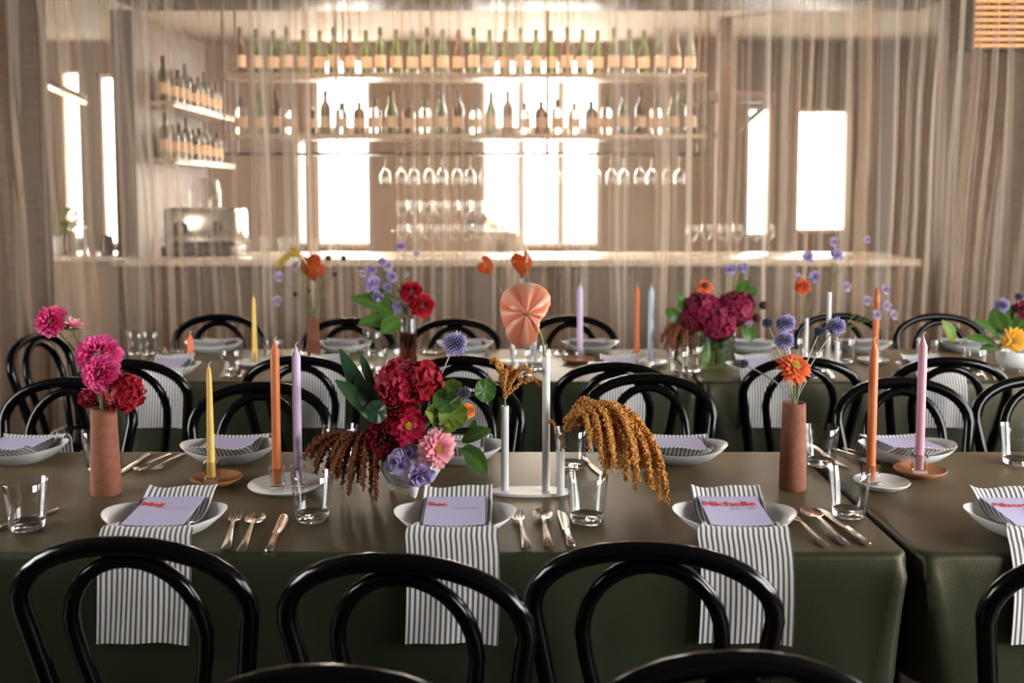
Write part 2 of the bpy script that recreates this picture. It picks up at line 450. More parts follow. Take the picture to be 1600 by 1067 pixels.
# dining room: side walls with window openings, wall behind the camera, side walls of the bar
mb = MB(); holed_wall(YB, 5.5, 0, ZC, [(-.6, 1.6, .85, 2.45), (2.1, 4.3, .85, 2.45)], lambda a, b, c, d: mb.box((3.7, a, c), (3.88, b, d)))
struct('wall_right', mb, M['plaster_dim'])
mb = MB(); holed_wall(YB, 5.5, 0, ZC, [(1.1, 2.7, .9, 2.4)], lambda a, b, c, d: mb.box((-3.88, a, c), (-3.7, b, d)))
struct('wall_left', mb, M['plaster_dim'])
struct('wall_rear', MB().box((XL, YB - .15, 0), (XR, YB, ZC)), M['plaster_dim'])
struct('wall_bar_left', MB().box((XL - .15, 5.5, 0), (XL, YF, ZC)), M['bar_wall'])
struct('wall_bar_right', MB().box((XR, 5.5, 0), (XR + .15, YF, ZC)), M['bar_wall'])
struct('wall_return_right', MB().box((2.62, 6.05, 0), (5.2, 6.2, ZC)), M['brown_wood'])
struct('added_pier_left', MB().box((-3.3, 6.05, 0), (-2.86, 6.2, ZC)), M['brown_wood'])  # added dark backing, darkens the curtain's left edge
struct('trim_1', MB().box((-2.40, 5.85, 2.645), (2.62, 6.5, ZC), .004), M['brown_wood'])
struct('trim_2', MB().box((-3.6, 5.43, 2.70), (3.66, 5.50, ZC), .004), M['dark_metal'])

# ------------------------------------------------------------------ sheer curtains
def curtain(label, x0, x1, seed, dens=1.0, lean=0.0):
    r = random.Random(seed)
    path = []; x = x0; side = 1; run = 1
    while x < x1:
        if run > 0:        # a tight gather: cloth doubled back on itself
            w = r.uniform(.018, .040) / dens; amp = r.uniform(.030, .070); over = r.uniform(.9, 1.9); run -= 1
        else:                       # a slack stretch between gathers
            w = r.choice((.04, .06, .09, .13, .17)) * r.uniform(.8, 1.2) / dens; amp = r.uniform(.012, .045); over = r.uniform(0, .25); run = r.choice((1, 1, 1, 2))
        path.append((x, w, amp, over, side, r.uniform(-1, 1), r.uniform(.5, 1.3))); x += w
        side = -side
    G = []; NS = 14
    zs = [0.012, .25, .5, .8, 1.1, 1.4, 1.7, 2.0, 2.3, 2.55, 2.70]
    off = [0.0]
    for q in path: off.append(off[-1] + q[5] * .035)
    for z in zs:
        h = (2.70 - z) / 2.70
        row = []
        for i, (xx, w, amp, over, sd, dr, fl) in enumerate(path):
            for k in range(NS):
                t = k / NS
                ln = (off[i] * (1 - t) + off[i + 1] * t)
                ax = xx + w * t + over * .55 * w * sin(2 * pi * t) * -1
                yy = 5.36 + sd * amp * sin(pi * t) * (1 + .35 * h * fl) + .012 * sin(7 * xx + 3 * z)
                row.append(V((ax + (ln * .5 + lean * (ax - (x0 + x1) / 2 + (x0 + x1) / 2)) * h + .006 * sin(5 * z + 9 * xx), yy, z)))
        G.append(row)
    return tag(MB().sheet(G).build('sheer_curtain', M['sheer'], ang=180), label, 'curtain', 'sheer curtains closing off the bar')
curtain('pleated sheer beige curtain panel behind the head chair, next to the dining room window wall', -3.5, -2.13, 3, 1.0, -.04)
curtain('wide pleated sheer curtain panel in front of the first half of the bottle gantry', -2.11, -.03, 8, .9, -.04)
curtain('wide pleated sheer curtain panel in front of the second half of the bottle gantry', -.01, 1.90, 21, .9, -.04)
curtain('densely gathered sheer curtain panel at the brown end beside the glowing louvred lamp', 1.93, 3.55, 5, 1.15, -.04)

# ------------------------------------------------------------------ the bar behind the curtain
bc = thing('bar_counter', 'long brown bar counter with pale stone top behind the sheer curtains', 'bar counter', (0, 6.3, 0))
MB().box((-2.38, -.28, .02), (2.4, .3, 1.04)).build('front_panel', M['brown_wood'], bc)
MB().box((-2.40, -.36, 1.04), (2.45, .36, 1.085), .008).build('counter_top', M['counter_stone'], bc)
MB().box((-2.36, -.25, 0), (2.35, .28, .02)).build('plinth', M['dark_metal'], bc)
for k in range(9):
    x = -2.34 + k * .525
    MB().box((x, -.29, .08), (x + .46, -.28, 1.0), .003).build('front_board', M['brown_wood'], bc)

ga = thing('bottle_gantry', 'suspended two-tier bottle gantry over the bar, full of wine and spirit bottles', 'shelf', (0, 6.85, 0))
GX0, GX1 = -1.92, 1.30
for z in (2.275, 1.87):
    MB().box((GX0, -.16, z - .03), (GX1, .16, z), .003).build('shelf', M['brass_board'], ga)
MB().box((GX0, -.16, 1.735), (GX1, .16, 1.75), .002).build('glass_rail', M['dark_metal'], ga)
for x in (GX0, -1.17, .24, GX1):
    for y in (-.15, .15):
        MB().box((x - .006, y - .006, 1.735), (x + .006, y + .006, ZC)).build('post', M['brown_wood'], ga)

def bottle_mesh(kind, h=.30):
    r = .037 if kind != 'square' else .042
    if kind == 'wine': prof = [(0, 0), (r, 0), (r, .60 * h), (r * .9, .66 * h), (.014, .78 * h), (.013, h), (0, h)]
    elif kind == 'burgundy': prof = [(0, 0), (r * 1.06, 0), (r * 1.06, .50 * h), (r * .85, .60 * h), (.017, .80 * h), (.0135, h), (0, h)]
    else: prof = [(0, 0), (r, 0), (r, .58 * h), (r * .8, .68 * h), (.014, .74 * h), (.014, .9 * h), (0, .9 * h)]
    return prof, r
def make_bottle(kind, matname, h, lab_z, label, loc, group):
    prof, r = bottle_mesh(kind, h)
    o = MB().lathe(prof, 14).build('wine_bottle' if kind != 'square' else 'spirit_bottle', M[matname], None, loc)
    tag(o, label, 'bottle', group)
    r2 = (r * 1.06 if kind == 'burgundy' else r) + .0006
    MB().lathe([(r2, lab_z), (r2, lab_z + .26 * h)], 14).build('paper_label', M['label_paper'], o)
    top = h if kind != 'square' else .9 * h
    MB().lathe([(0, top + .002), (.0152, top + .002), (.0152, top - .05)], 10).build('capsule', M['foil'], o)
    return o
protos = {}
def bottle(kind, matname, h, lab_z, label, loc, group):
    key = (kind, matname, h)
    if key not in protos:
        protos[key] = make_bottle(kind, matname, h, lab_z, label, loc, group); return protos[key]
    return dup(protos[key], loc, 0, label, group)
n = 30
for k in range(n):
    x = GX0 + .09 + k * (GX1 - GX0 - .18) / (n - 1)
    kd = 'burgundy' if k % 3 else 'wine'
    bottle(kd, 'bottle_green' if k % 7 else 'bottle_brown', .31 if kd == 'wine' else .30, .045, '%s wine bottle with pale label, %s along the top gantry shelf' % ('green' if k % 7 else 'brown', ORD[k]), (x, 6.82 + .03 * ((k * 7) % 3 - 1), 2.275), 'wine bottles on the top gantry shelf')
n = 28
for k in range(n):
    x = GX0 + .09 + k * (GX1 - GX0 - .18) / (n - 1)
    kd, mt, h, w = [('square', 'bottle_clear', .27, 'clear'), ('wine', 'bottle_brown', .30, 'brown'), ('square', 'bottle_brown', .25, 'brown'), ('burgundy', 'bottle_green', .29, 'green'), ('square', 'bottle_clear', .24, 'short clear')][(k * 3 + k // 5) % 5]
    bottle(kd, mt, h, .05, '%s spirit bottle, %s along the lower gantry shelf from the partition' % (w, ORD[k]), (x, 6.82 + .03 * ((k * 5) % 3 - 1), 1.87), 'spirit bottles on the lower gantry shelf')

# wine glasses: hanging upside down from the rail, and standing in rows on the counter
WG = [(0, 0), (.034, .001), (.034, .003), (.006, .006), (.004, .012), (.004, .080), (.012, .092), (.030, .115), (.037, .145), (.032, .195), (.031, .195), (.0355, .145), (.029, .117), (.010, .095), (0, .093)]
wg_proto = None
def wine_glass(loc, label, group, flip=False):
    global wg_proto
    if wg_proto is None:
        wg_proto = tag(MB().lathe(WG, 16).build('wine_glass', M['bar_glass']), label, 'glass', group)
        o = wg_proto
        o.location = loc
    else: o = dup(wg_proto, loc, 0, label, group)
    o.rotation_euler = (pi if flip else 0, 0, 0)
    return o
for k in range(22):
    x = -.86 + k * .096
    wine_glass((x, 6.80 + .10 * (k % 2), 1.735), 'upside-down wine glass hanging from the gantry rail, %s from the window end' % ORD[k], 'wine glasses hanging from the gantry rail', True)
for k in range(9):
    wine_glass((-.70 + k * .083, 6.38, 1.085), 'wine glass standing on the bar counter, %s in the front row of nine' % ORD[k], 'wine glasses in rows on the bar counter')
gr = thing('glass_riser', 'low clear riser shelf on the bar counter holding a row of wine glasses', 'stand', (-.37, 6.56, 1.085))
MB().box((-.42, -.05, .14), (.42, .05, .15), .003).build('riser_top', M['bar_glass'], gr)
for x in (-.40, .40): MB().box((x - .006, -.045, 0), (x + .006, .045, .14)).build('leg', M['bar_glass'], gr)
for k in range(9):
    wine_glass((-.72 + k * .083, 6.56, 1.235), 'wine glass on the raised shelf of the counter, %s in the back row of nine' % ORD[k], 'wine glasses in rows on the bar counter')
for k in range(6):
    wine_glass((1.15 + .1 * k, 6.34 + .05 * (k % 2), 1.085), 'wine glass on the bare end of the bar counter near the column, %s of six' % ORD[k], 'wine glasses by the bar column')
# tumblers stacked at the other end of the counter
tb_proto = None
for k in range(12):
    loc = (-2.32 + .105 * k, 6.34 + .06 * (k % 3), 1.085)
    lb = 'short bar tumbler on the counter end below the side shelves, %s of twelve' % ORD[k]
    if tb_proto is None:
        tb_proto = tag(MB().lathe([(0, 0), (.034, 0), (.040, .11), (.0385, .11), (.033, .012), (0, .012)], 14).build('bar_tumbler', M['bar_glass'], None, loc), lb, 'glass', 'bar tumblers below the side shelves')
    else: dup(tb_proto, loc, 0, lb)
# espresso machine: rounded block with domed lid and taps
em = thing('coffee_machine', 'steel coffee machine on the bar counter below the side shelves', 'coffee machine', (-1.98, 6.42, 1.085))
MB().box((-.24, -.12, .06), (.24, .16, .30), .03).build('body', M['steel'], em)
MB().box((-.22, -.20, 0), (.22, .16, .06), .01).build('drip_tray', M['dark_metal'], em)
MB().lathe([(0, .20), (.08, .18), (.10, .10), (.10, 0), (0, 0)], 20, (0, .02, .30)).build('hopper', M['bar_glass'], em)
for x in (-.12, .12):
    g_ = MB().tube([(x, -.14, .2), (x, -.19, .19), (x, -.19, .13)], .02).build('group_head', M['dark_metal'], em)
    MB().tube([(x, -.19, .14), (x, -.30, .13)], .010).build('handle', M['dark_metal'], g_)

# side shelves on a partition
struct('wall_shelving', MB().box((-2.56, 6.45, 0), (-2.42, 7.95, 2.645)), M['brown_wood'])
for z, nm in ((2.075, 'upper'), (1.705, 'lower')):
    o = thing('wall_shelf', '%s lit bottle shelf fixed to the brown partition beside the gantry' % nm, 'shelf', (-2.42, 7.2, z), 0, 'lit shelves on the brown partition')
    MB().box((0, -.70, -.03), (.24, .70, 0), .003).build('board', M['brass_board'], o)
    MB().box((.225, -.69, -.034), (.236, .69, -.0305)).build('light_strip', M['strip'], o)
    for k in range(9):
        kd, mt, h, w = [('square', 'bottle_clear', .27, 'clear'), ('square', 'bottle_brown', .25, 'brown'), ('wine', 'bottle_green', .30, 'green')][(k * 2 + len(nm)) % 3]
        bottle(kd, mt, h, .05, '%s bottle on the %s partition shelf, %s from the curtain' % (w, nm, ORD[k]), (-2.29, 6.62 + k * .145, z), 'bottles on the %s partition shelf' % nm)
# post, louvred lamp, hanging batten lamp
cp = thing('bar_post', 'slim dark post standing between the gantry and the bright side windows', 'post', (1.60, 7.6, 0))
MB().box((-.05, -.05, .02), (.05, .05, ZC)).build('shaft', M['brown_wood'], cp)
MB().box((-.08, -.08, 0), (.08, .08, .02), .004).build('base_plate', M['dark_metal'], cp)
MB().box((-.35, -.03, 2.16), (.40, .03, 2.24), .004).build('cross_arm', M['brown_wood'], cp)
MB().tube([(.05, 0, 1.9), (.36, 0, 2.17)], .02, 8).build('brace', M['brown_wood'], cp)
MB().tube([(-.05, 0, 1.9), (-.3, 0, 2.17)], .02, 8).build('brace', M['brown_wood'], cp)
lv = thing('louvred_lamp', 'dim orange louvred lamp high on the brown wall beyond the curtain', 'lamp', (2.95, 6.05, 2.32))
MB().box((-.24, -.08, 0), (.24, 0, .36), .006).build('housing', M['dark_metal'], lv)
for k in range(9):
    MB().box((-.22, -.105, .02 + k * .037), (.22, -.08, .034 + k * .037)).build('louvre', M['heat'], lv)
bl = thing('batten_lamp', 'slanting strip lamp hanging near the ceiling before the far window', 'lamp', (0, 0, 0))
a_, b_ = P(25, 113, 7.1), P(132, 160, 8.3)
MB().tube([a_, b_], .022, 8).build('tube', M['strip'], bl)
MB().tube([a_ + V((0, 0, .03)), b_ + V((0, 0, .03))], .03, 8).build('housing', M['dark_metal'], bl)
for p in (a_, b_): MB().tube([p + V((0, 0, .03)), V((p.x, p.y, ZC))], .006, 6).build('cable', M['dark_metal'], bl)

# side counter with potted plant and jars, by the far window
sc_ = thing('side_counter', 'pale counter under the far narrow windows', 'counter', (-3.4, 7.2, 0))
MB().box((-.75, -.25, .02), (.75, .3, 1.0)).build('body', M['bar_wall'], sc_)
MB().box((-.78, -.28, 1.0), (.78, .33, 1.04), .006).build('counter_top', M['counter_stone'], sc_)
for k in range(4):
    MB().box((-.72 + k * .365, -.258, .08), (-.38 + k * .365, -.25, .96), .004).build('door', M['bar_wall'], sc_)

def leaf(mb, base, tip, w, side=None, bend=0.0, fold=.25, nl=7, wav=0.0):
    base, tip = V(base), V(tip); d = tip - base; L = d.length
    up = V((0, 0, 1)); s = side.normalized() if side else (d.cross(up).normalized() if d.cross(up).length > 1e-6 else V((1, 0, 0)))
    nn = s.cross(d.normalized()).normalized()
    G = []; A = []
    for i in range(nl + 1):
        t = i / nl
        wt = w * max(.04, sin(pi * min(1, t * .93 + .05)) ** .8)
        c = base + d * t + nn * (bend * L * sin(pi * t))
        G.append([c + s * (wt * j) + nn * (fold * wt * abs(j) + wav * wt * sin(9 * t + 3 * j)) for j in (-1, -.5, 0, .5, 1)])
        A.append([.75, .5, .95, .5, .75])
    return mb.sheet(G, 0.0, A)
pp = thing('potted_plant', 'green leafy plant in a white pot on the pale side counter', 'plant', (-3.25, 7.15, 1.04))
MB().lathe([(0, 0), (.06, 0), (.08, .13), (.072, .13), (.06, .02), (0, .02)], 20).build('pot', M['ceramic'], pp)
fo = MB(); st = MB()
for k in range(16):
    a = k * 2.4; h = .16 + .22 * RN.random(); r_ = .05 + .10 * RN.random()
    p0 = V((.02 * cos(a), .02 * sin(a), .10)); p1 = V((r_ * cos(a), r_ * sin(a), h))
    st.tube([p0, p0.lerp(p1, .5) + V((0, 0, .02)), p1], .003, 5)
    leaf(fo, p1, p1 + V((.12 * cos(a), .12 * sin(a), .05)), .045, bend=.15)
st.build('stem', M['stem'], pp); fo.build('foliage', M['leaf_lime'], pp)
for k in range(7):
    x = -3.95 + .13 * k + (.3 if k > 3 else 0)
    o = tag(MB().lathe([(0, 0), (.04, 0), (.045, .05), (.04, .12 + .03 * (k % 3)), (.03, .14 + .03 * (k % 3)), (0, .145 + .03 * (k % 3))], 14).build('storage_jar', M['bottle_clear' if k % 2 else 'bottle_brown'], None, (x, 7.05, 1.04)), '%s jar on the pale side counter, %s in line from the outer wall' % ('clear' if k % 2 else 'brown', ORD[k]), 'jar', 'jars on the side counter')

# a stooping person behind the bar, seen only as a soft shape through the curtain
def skin_body(name, pts, edges, rad, matr, parent, lv=2):
    me = bpy.data.meshes.new(name); me.from_pydata([tuple(p) for p in pts], edges, []); me.materials.append(matr)
    o = bpy.data.objects.new(name, me); COL.objects.link(o); o.parent = parent
    sk = o.modifiers.new('skin', 'SKIN')
    for i, r_ in enumerate(rad): me.skin_vertices[0].data[i].radius = (r_, r_)
    me.skin_vertices[0].data[0].use_root = True
    sk.use_smooth_shade = True
    sb = o.modifiers.new('subdivision', 'SUBSURF'); sb.levels = lv; sb.render_levels = lv
    return o
pe = thing('person', 'person in dark clothes bending over behind the bar, a soft shape through the curtain', 'person', (.02, 7.25, 0))
J = [(.02, 0, .86), (-.01, 0, 1.00), (-.08, 0, 1.13), (-.15, 0, 1.22), (-.215, -.01, 1.245), (-.255, -.015, 1.255), (-.30, -.02, 1.25),
     (-.12, .17, 1.19), (-.20, .20, .98), (-.36, .12, .93), (-.12, -.17, 1.19), (-.20, -.21, .98), (-.36, -.14, .93),
     (.02, .10, .82), (.00, .11, .46), (.04, .11, .06), (-.10, .12, .035), (.02, -.10, .82), (.00, -.11, .46), (.04, -.11, .06), (-.10, -.12, .035),
     (-.43, .10, .93), (-.43, -.12, .93)]
E = [(0, 1), (1, 2), (2, 3), (3, 4), (4, 5), (5, 6), (3, 7), (7, 8), (8, 9), (9, 21), (3, 10), (10, 11), (11, 12), (12, 22), (0, 13), (13, 14), (14, 15), (15, 16), (0, 17), (17, 18), (18, 19), (19, 20)]
RD = [.13, .125, .14, .12, .055, .075, .065, .06, .045, .035, .06, .045, .035, .085, .06, .04, .035, .085, .06, .04, .035, .03, .03]
skin_body('body', J, E, RD, M['skin'], pe)
skin_body('shirt', [V(J[i]) for i in (0, 1, 2, 3, 7, 8, 10, 11)], [(0, 1), (1, 2), (2, 3), (3, 4), (4, 5), (3, 6), (6, 7)], [.14, .137, .153, .13, .075, .062, .075, .062], M['dark_cloth'], pe)
skin_body('trousers', [V(J[i]) for i in (0, 13, 14, 15, 17, 18, 19)], [(0, 1), (1, 2), (2, 3), (0, 4), (4, 5), (5, 6)], [.142, .10, .072, .055, .10, .072, .055], M['dark_cloth'], pe)
MB().lathe([(0, .088), (.05, .075), (.082, .02), (.085, -.03), (.07, -.06)], 18, (-.272, -.015, 1.275)).build('hair', M['hair'], pe)

# ------------------------------------------------------------------ tables and cloths
def ring(x0, x1, y0, y1, r, n=64):
    """rounded rectangle outline, n points a side plus corners"""
    out = []
    cs = [((x1 - r, y0 + r), -pi / 2), ((x1 - r, y1 - r), 0), ((x0 + r, y1 - r), pi / 2), ((x0 + r, y0 + r), pi)]
    lens = [y1 - y0 - 2 * r, x1 - x0 - 2 * r, y1 - y0 - 2 * r, x1 - x0 - 2 * r]
    for (c, a0), L_, k in zip(cs, lens, (12, n, 12, n)):
        for i in range(9):
            a = a0 + (pi / 2) * i / 8
            out.append((V((c[0] + r * cos(a), c[1] + r * sin(a), 0)), V((cos(a), sin(a), 0))))
        p = out[-1][0]; nn = out[-1][1]; d = V((-nn.y, nn.x, 0))
        for i in range(1, k):
            out.append((p + d * (L_ * i / k), nn))
    return out
def table(label, clabel, x0, x1, y0, y1, seed, wave=1.0, hem=.468):
    t = thing('dining_table', label, 'table', ((x0 + x1) / 2, (y0 + y1) / 2, 0), 0, 'long dining tables')
    cx, cy = (x0 + x1) / 2, (y0 + y1) / 2
    hx, hy = (x1 - x0) / 2 - .012, (y1 - y0) / 2 - .012
    MB().box((-hx, -hy, .715), (hx, hy, .744), .006).build('tabletop', M['brown_wood'], t)
    for sx in (-1, 1):
        for sy in (-1, 1):
            MB().box((sx * (hx - .09) - .025, sy * (hy - .07) - .025, 0), (sx * (hx - .09) + .025, sy * (hy - .07) + .025, .715), .004).build('leg', M['brown_wood'], t)
    r = random.Random(seed)
    ph = [r.uniform(0, 6.28) for _ in range(6)]
    mb = MB(); rings = []
    def add_ring(inset, rc, z, amp=0.0, flare=0.0):
        pts = ring(x0 + inset, x1 - inset, y0 + inset, y1 - inset, rc)
        m = len(pts); res = []
        for i, (p, nn) in enumerate(pts):
            s = (p.x * abs(nn.y) + p.y * abs(nn.x)) * (1 if nn.x + nn.y > 0 else 1.3)
            wv = .5 * sin(7.3 * s + ph[0]) + .3 * sin(15.1 * s + ph[1]) + .25 * sin(27 * s + ph[2]) + .15 * sin(43 * s + ph[3])
            end = abs(nn.x) > .6
            k = amp * wv * wave * (.12 if end else 1.0) + (flare * (.15 if end else 1.0))
            corner = 4 * abs(nn.x * nn.y)
            k += corner * (.02 * (amp > 0)) * (0.2 if end else .5)
            res.append(p + nn * k + V((0, 0, z)))
        return res
    top = .7515
    spec = [(.30, .01, top, 0, 0), (.02, .03, top, 0, 0), (.008, .032, top - .0015, 0, 0), (.002, .035, top - .006, 0, 0), (0, .038, top - .014, 0, .001)]
    for k in range(1, 10):
        q = k / 9; z = top - .014 - q * (top - .014 - hem)
        spec.append((0, .038 + .07 * q ** .7, z, .012 * q, .003 + .010 * q))
    prev = None
    m = None
    for sp in spec:
        pts = add_ring(*sp); m = len(pts)
        o = len(mb.v); mb.add(pts, [])
        if prev is None:
            mb.f.append(tuple(range(o, o + m)))
        else:
            for k in range(m): mb.f.append((prev + k, prev + (k + 1) % m, o + (k + 1) % m, o + k))
            mb.f[-m:] = [tuple(reversed(f)) for f in mb.f[-m:]]
        prev = o
    c = mb.build('tablecloth', M['cloth'], ang=60)
    tag(c, clabel, 'tablecloth', 'olive green tablecloths')
    return t
FY0, FY1 = 1.972, 2.783
BY0, BY1 = 3.815, 4.635
table('long table under the near green cloth with the white bowl bouquet', 'olive green cloth on the near table under the white bowl bouquet', -1.75, .812, FY0, FY1, 1)
table('near table continuing past the cloth seam, with the pink candle on it', 'olive green cloth on the near table beyond the seam, under the pink candle', .826, 3.1, FY0, FY1, 2)
table('table by the curtain under the cloth with the amber ribbed vase', 'olive green cloth on the table by the curtain under the amber ribbed vase', -1.62, .722, BY0, BY1, 3, 1.4)
table('table by the curtain past the seam, with the green glass vase', 'olive green cloth on the table by the curtain under the green glass vase', .736, 3.3, BY0, BY1, 4, 1.6)

# ------------------------------------------------------------------ bentwood chairs
def make_chair(label, loc, rz, group):
    t = thing('bentwood_chair', label, 'chair', loc, rz, group)
    R0 = .0145
    def back_y(z): return -.175 - .10 * ((z - .45) / .43) ** 1.15 if z > .45 else -.175 - .09 * (.45 - z) / .45
    # outer hoop: rear leg, up the back, round and down again - one bent rod
    pts, rad = [], []
    def side(sg):
        out = []
        for z in (0.0, .15, .30, .45, .52, .58, .64, .70, .74):
            q = max(0, (z - .45) / .29)
            hw = .165 + .047 * q ** .9 if z >= .45 else .165 + .03 * (.45 - z) / .45
            out.append((V((sg * hw, back_y(z), z)), .0180 - .004 * (1 - z / .45) if z < .45 else .0175))
        return out
    L_ = side(-1); R_ = side(1)
    arc = []
    for k in range(1, 16):
        a = pi - pi * k / 16
        ex = .212 * (abs(cos(a)) ** .92) * (1 if cos(a) > 0 else -1); z = .74 + .126 * sin(a) ** .92
        arc.append((V((ex, back_y(z), z)), .0175))
    allp = L_ + arc + R_[::-1]
    MB().tube([p for p, _ in allp], [r for _, r in allp], 12).build('back_hoop', M['lacquer'], t, ang=60)
    inner = []
    for z, hw in ((.462, .088), (.52, .094), (.58, .106), (.64, .118), (.69, .124)):
        inner.append(V((-hw, back_y(z) + .004, z)))
    for k in range(1, 14):
        a = pi - pi * k / 14; z = .69 + .148 * sin(a) ** .95
        inner.append(V((.124 * cos(a), back_y(z) + .002, z)))
    for z, hw in ((.69, .124), (.64, .118), (.58, .106), (.52, .094), (.462, .088)):
        inner.append(V((hw, back_y(z) + .004, z)))
    MB().tube(inner, .0145, 12).build('inner_hoop', M['lacquer'], t, ang=60)
    s = MB().lathe([(0, .452), (.165, .452), (.172, .460), (.190, .464), (.203, .458), (.206, .445), (.200, .430), (.180, .428), (0, .440)], 40).build('seat', M['lacquer'], t)
    for sg in (-1, 1):
        MB().tube([(sg * .135, .145, .435), (sg * .142, .155, .25), (sg * .155, .175, 0)], [.0165, .015, .012], 12).build('leg', M['lacquer'], t, ang=60)
    MB().tube([(.155 * cos(2 * pi * k / 32), .155 * sin(2 * pi * k / 32) - .012, .25) for k in range(32)], .009, 8, closed=True).build('leg_ring', M['lacquer'], t, ang=60)
    return t
chair0 = None
def chair(u, v, deg, label, group):
    global chair0
    p = T(u, v, .88)
    rz = radians(deg)
    top = V((0, -.275, 0)); top.rotate(Matrix.Rotation(rz, 3, 'Z'))
    loc = (p.x - top.x, p.y - top.y, 0)
    if chair0 is None: chair0 = make_chair(label, loc, rz, group)
    else: dup(chair0, loc, rz, label, group)
g = 'near bentwood chairs with backs to the room'
chair(192, 842, -4, 'black bentwood chair drawn up to the near setting beside the tall pink dahlia vase', g)
chair(622, 868, -9, 'black bentwood chair drawn up to the near setting below the white bowl bouquet', g)
chair(1020, 850, -8, 'black bentwood chair drawn up to the near setting beside the thistle vase', g)
chair(1762, 862, -6, 'black bentwood chair at the near table beyond the cloth seam', g)
g = 'bentwood chair tops just before the camera'
chair(520, 1040, 176, 'chair top at the very bottom, below the white bowl bouquet, black bentwood', g)
chair(1142, 1018, 183, 'chair top at the very bottom, below the thistle vase, black bentwood', g)
g = 'bentwood chairs facing us along the near table'
chair(112, 590, 178, 'black bentwood chair across the near table, behind the tall terracotta vase of pink dahlias', g)
chair(408, 597, 183, 'black bentwood chair across the near table, behind the orange and lilac candle pair', g)
chair(712, 590, 181, 'black bentwood chair across the near table, half hidden by the white bowl bouquet', g)
chair(1012, 584, 180, 'black bentwood chair across the near table, behind the drooping tan amaranth', g)
chair(1407, 590, 179, 'black bentwood chair across the near table, behind the pink and orange candles past the seam', g)
chair(1618, 588, 181, 'black bentwood chair across the near table, at the picture edge past the pink candle', g)
g = 'bentwood chairs with backs to us along the curtain-side table'
chair(197, 562, -4, 'bentwood chair, back to us at the curtain-side table, behind the pink dahlias', g)
chair(466, 557, -3, 'bentwood chair, back to us at the curtain-side table, between candle pair and bouquet', g)
chair(722, 557, 2, 'bentwood chair, back to us at the curtain-side table, behind the large lilac thistle', g)
chair(962, 567, -6, 'bentwood chair, back to us at the curtain-side table, behind the peach anthurium stem', g)
chair(1256, 559, -3, 'bentwood chair, back to us at the curtain-side table, behind the orange zinnia', g)
chair(1488, 559, -5, 'bentwood chair, back to us at the curtain-side table, behind the pink candle', g)
g = 'bentwood chairs facing us before the curtain'
chair(343, 491, 183, 'black bentwood chair before the curtain, behind the tall yellow candle', g)
chair(545, 497, 181, 'black bentwood chair before the curtain, beside the small terracotta anthurium vase', g)
chair(711, 498, 180, 'black bentwood chair before the curtain, beside the amber ribbed vase', g)
chair(893, 493, 178, 'black bentwood chair before the curtain, behind the tall lilac candle', g)
chair(1308, 489, 180, 'black bentwood chair before the curtain, behind the second white tube vase of lilac flowers', g)
chair(1466, 490, 176, 'black bentwood chair before the curtain, next to the golden zinnia bowl', g)
chair(52, 521, -97, 'black bentwood chair side-on at the head of the curtain-side table', 'bentwood chair at the table head')

# ------------------------------------------------------------------ place settings
Z0 = .7516
HX, HY, HB = .131, .101, .046
def rim_warp(w, r, z): return z + .011 * cos(2 * w) * (r ** 2)
def make_bowl(label, loc, rz, group):
    prof = [(0, .0), (.42, .0), (.48, .003), (.70, .015), (.90, .033), (1.0, HB), (1.005, HB + .0015), (.985, HB + .001), (.88, .036), (.68, .020), (.45, .009), (0, .007)]
    mb = MB(); n = 56
    mb.lathe(prof, n)
    mb.v = [(x * HX, y * HY, z + .006 * ((x * x - y * y)) * (1 if z > .006 else 0) * min(1, z / .03)) for x, y, z in mb.v]
    return tag(mb.build('bowl', M['ceramic'], None, loc, rz, ang=70), label, 'bowl', group)
def make_napkin(label, loc, rz, group):
    path = [(.120, .064), (.112, .063), (.100, .053), (.080, .038), (.045, .021), (.005, .014), (-.035, .018), (-.068, .030), (-.088, .043), (-.099, .048), (-.107, .046), (-.114, .036), (-.121, .018), (-.128, -.006), (-.134, -.04), (-.139, -.085), (-.142, -.13), (-.144, -.173)]
    G = []; A = []; NX = 15
    for i, (y, z) in enumerate(path):
        q = i / (len(path) - 1)
        inside = 1 if -.09 < y < .11 else 0
        wd = .155 if i < 8 else min(.188, .155 + .012 * (i - 7))
        row = []; ar = []
        for k in range(NX):
            j = -1 + 2 * k / (NX - 1)
            zz = z + (.020 * j * j * (1 if i < 8 else .25 if i < 10 else 0)) - (.006 * j * j if i < 2 else 0)
            zz += .006 * sin(3.2 * j + 1.0) * (1 if i < 3 else 0)
            yy = y - (.004 * sin(5 * j + 9 * q) * (1 if i > 13 else 0)) - (.0035 if i > 13 else 0)
            zz += -.004 * j * j * (1 if i >= 17 else 0) + .0012 * sin(22 * j) * (1 if i in (0, 17) else 0)
            row.append(V((j * wd / 2 + .004 * sin(3 * q * pi) * (1 if i > 10 else 0), yy, zz))); ar.append(j * wd / 2)
        G.append(row); A.append(ar)
    return tag(MB().sheet(G, .0022, A).build('napkin', M['napkin'], None, loc, rz, ang=70), label, 'napkin', group)
def make_card(label, loc, rz, group):
    G = []
    for i in range(9):
        y = .083 - .164 * i / 8
        G.append([V((x, y, .0555 - .010 * (.083 - y) / .164 + .004 * (x / .064) ** 2 * (.3 + .7 * i / 8))) for x in (-.064, -.04, 0, .04, .064)])
    return tag(MB().sheet(G, .0011).build('place_card', M['card'], None, loc, rz, ang=30), label, 'card', group)
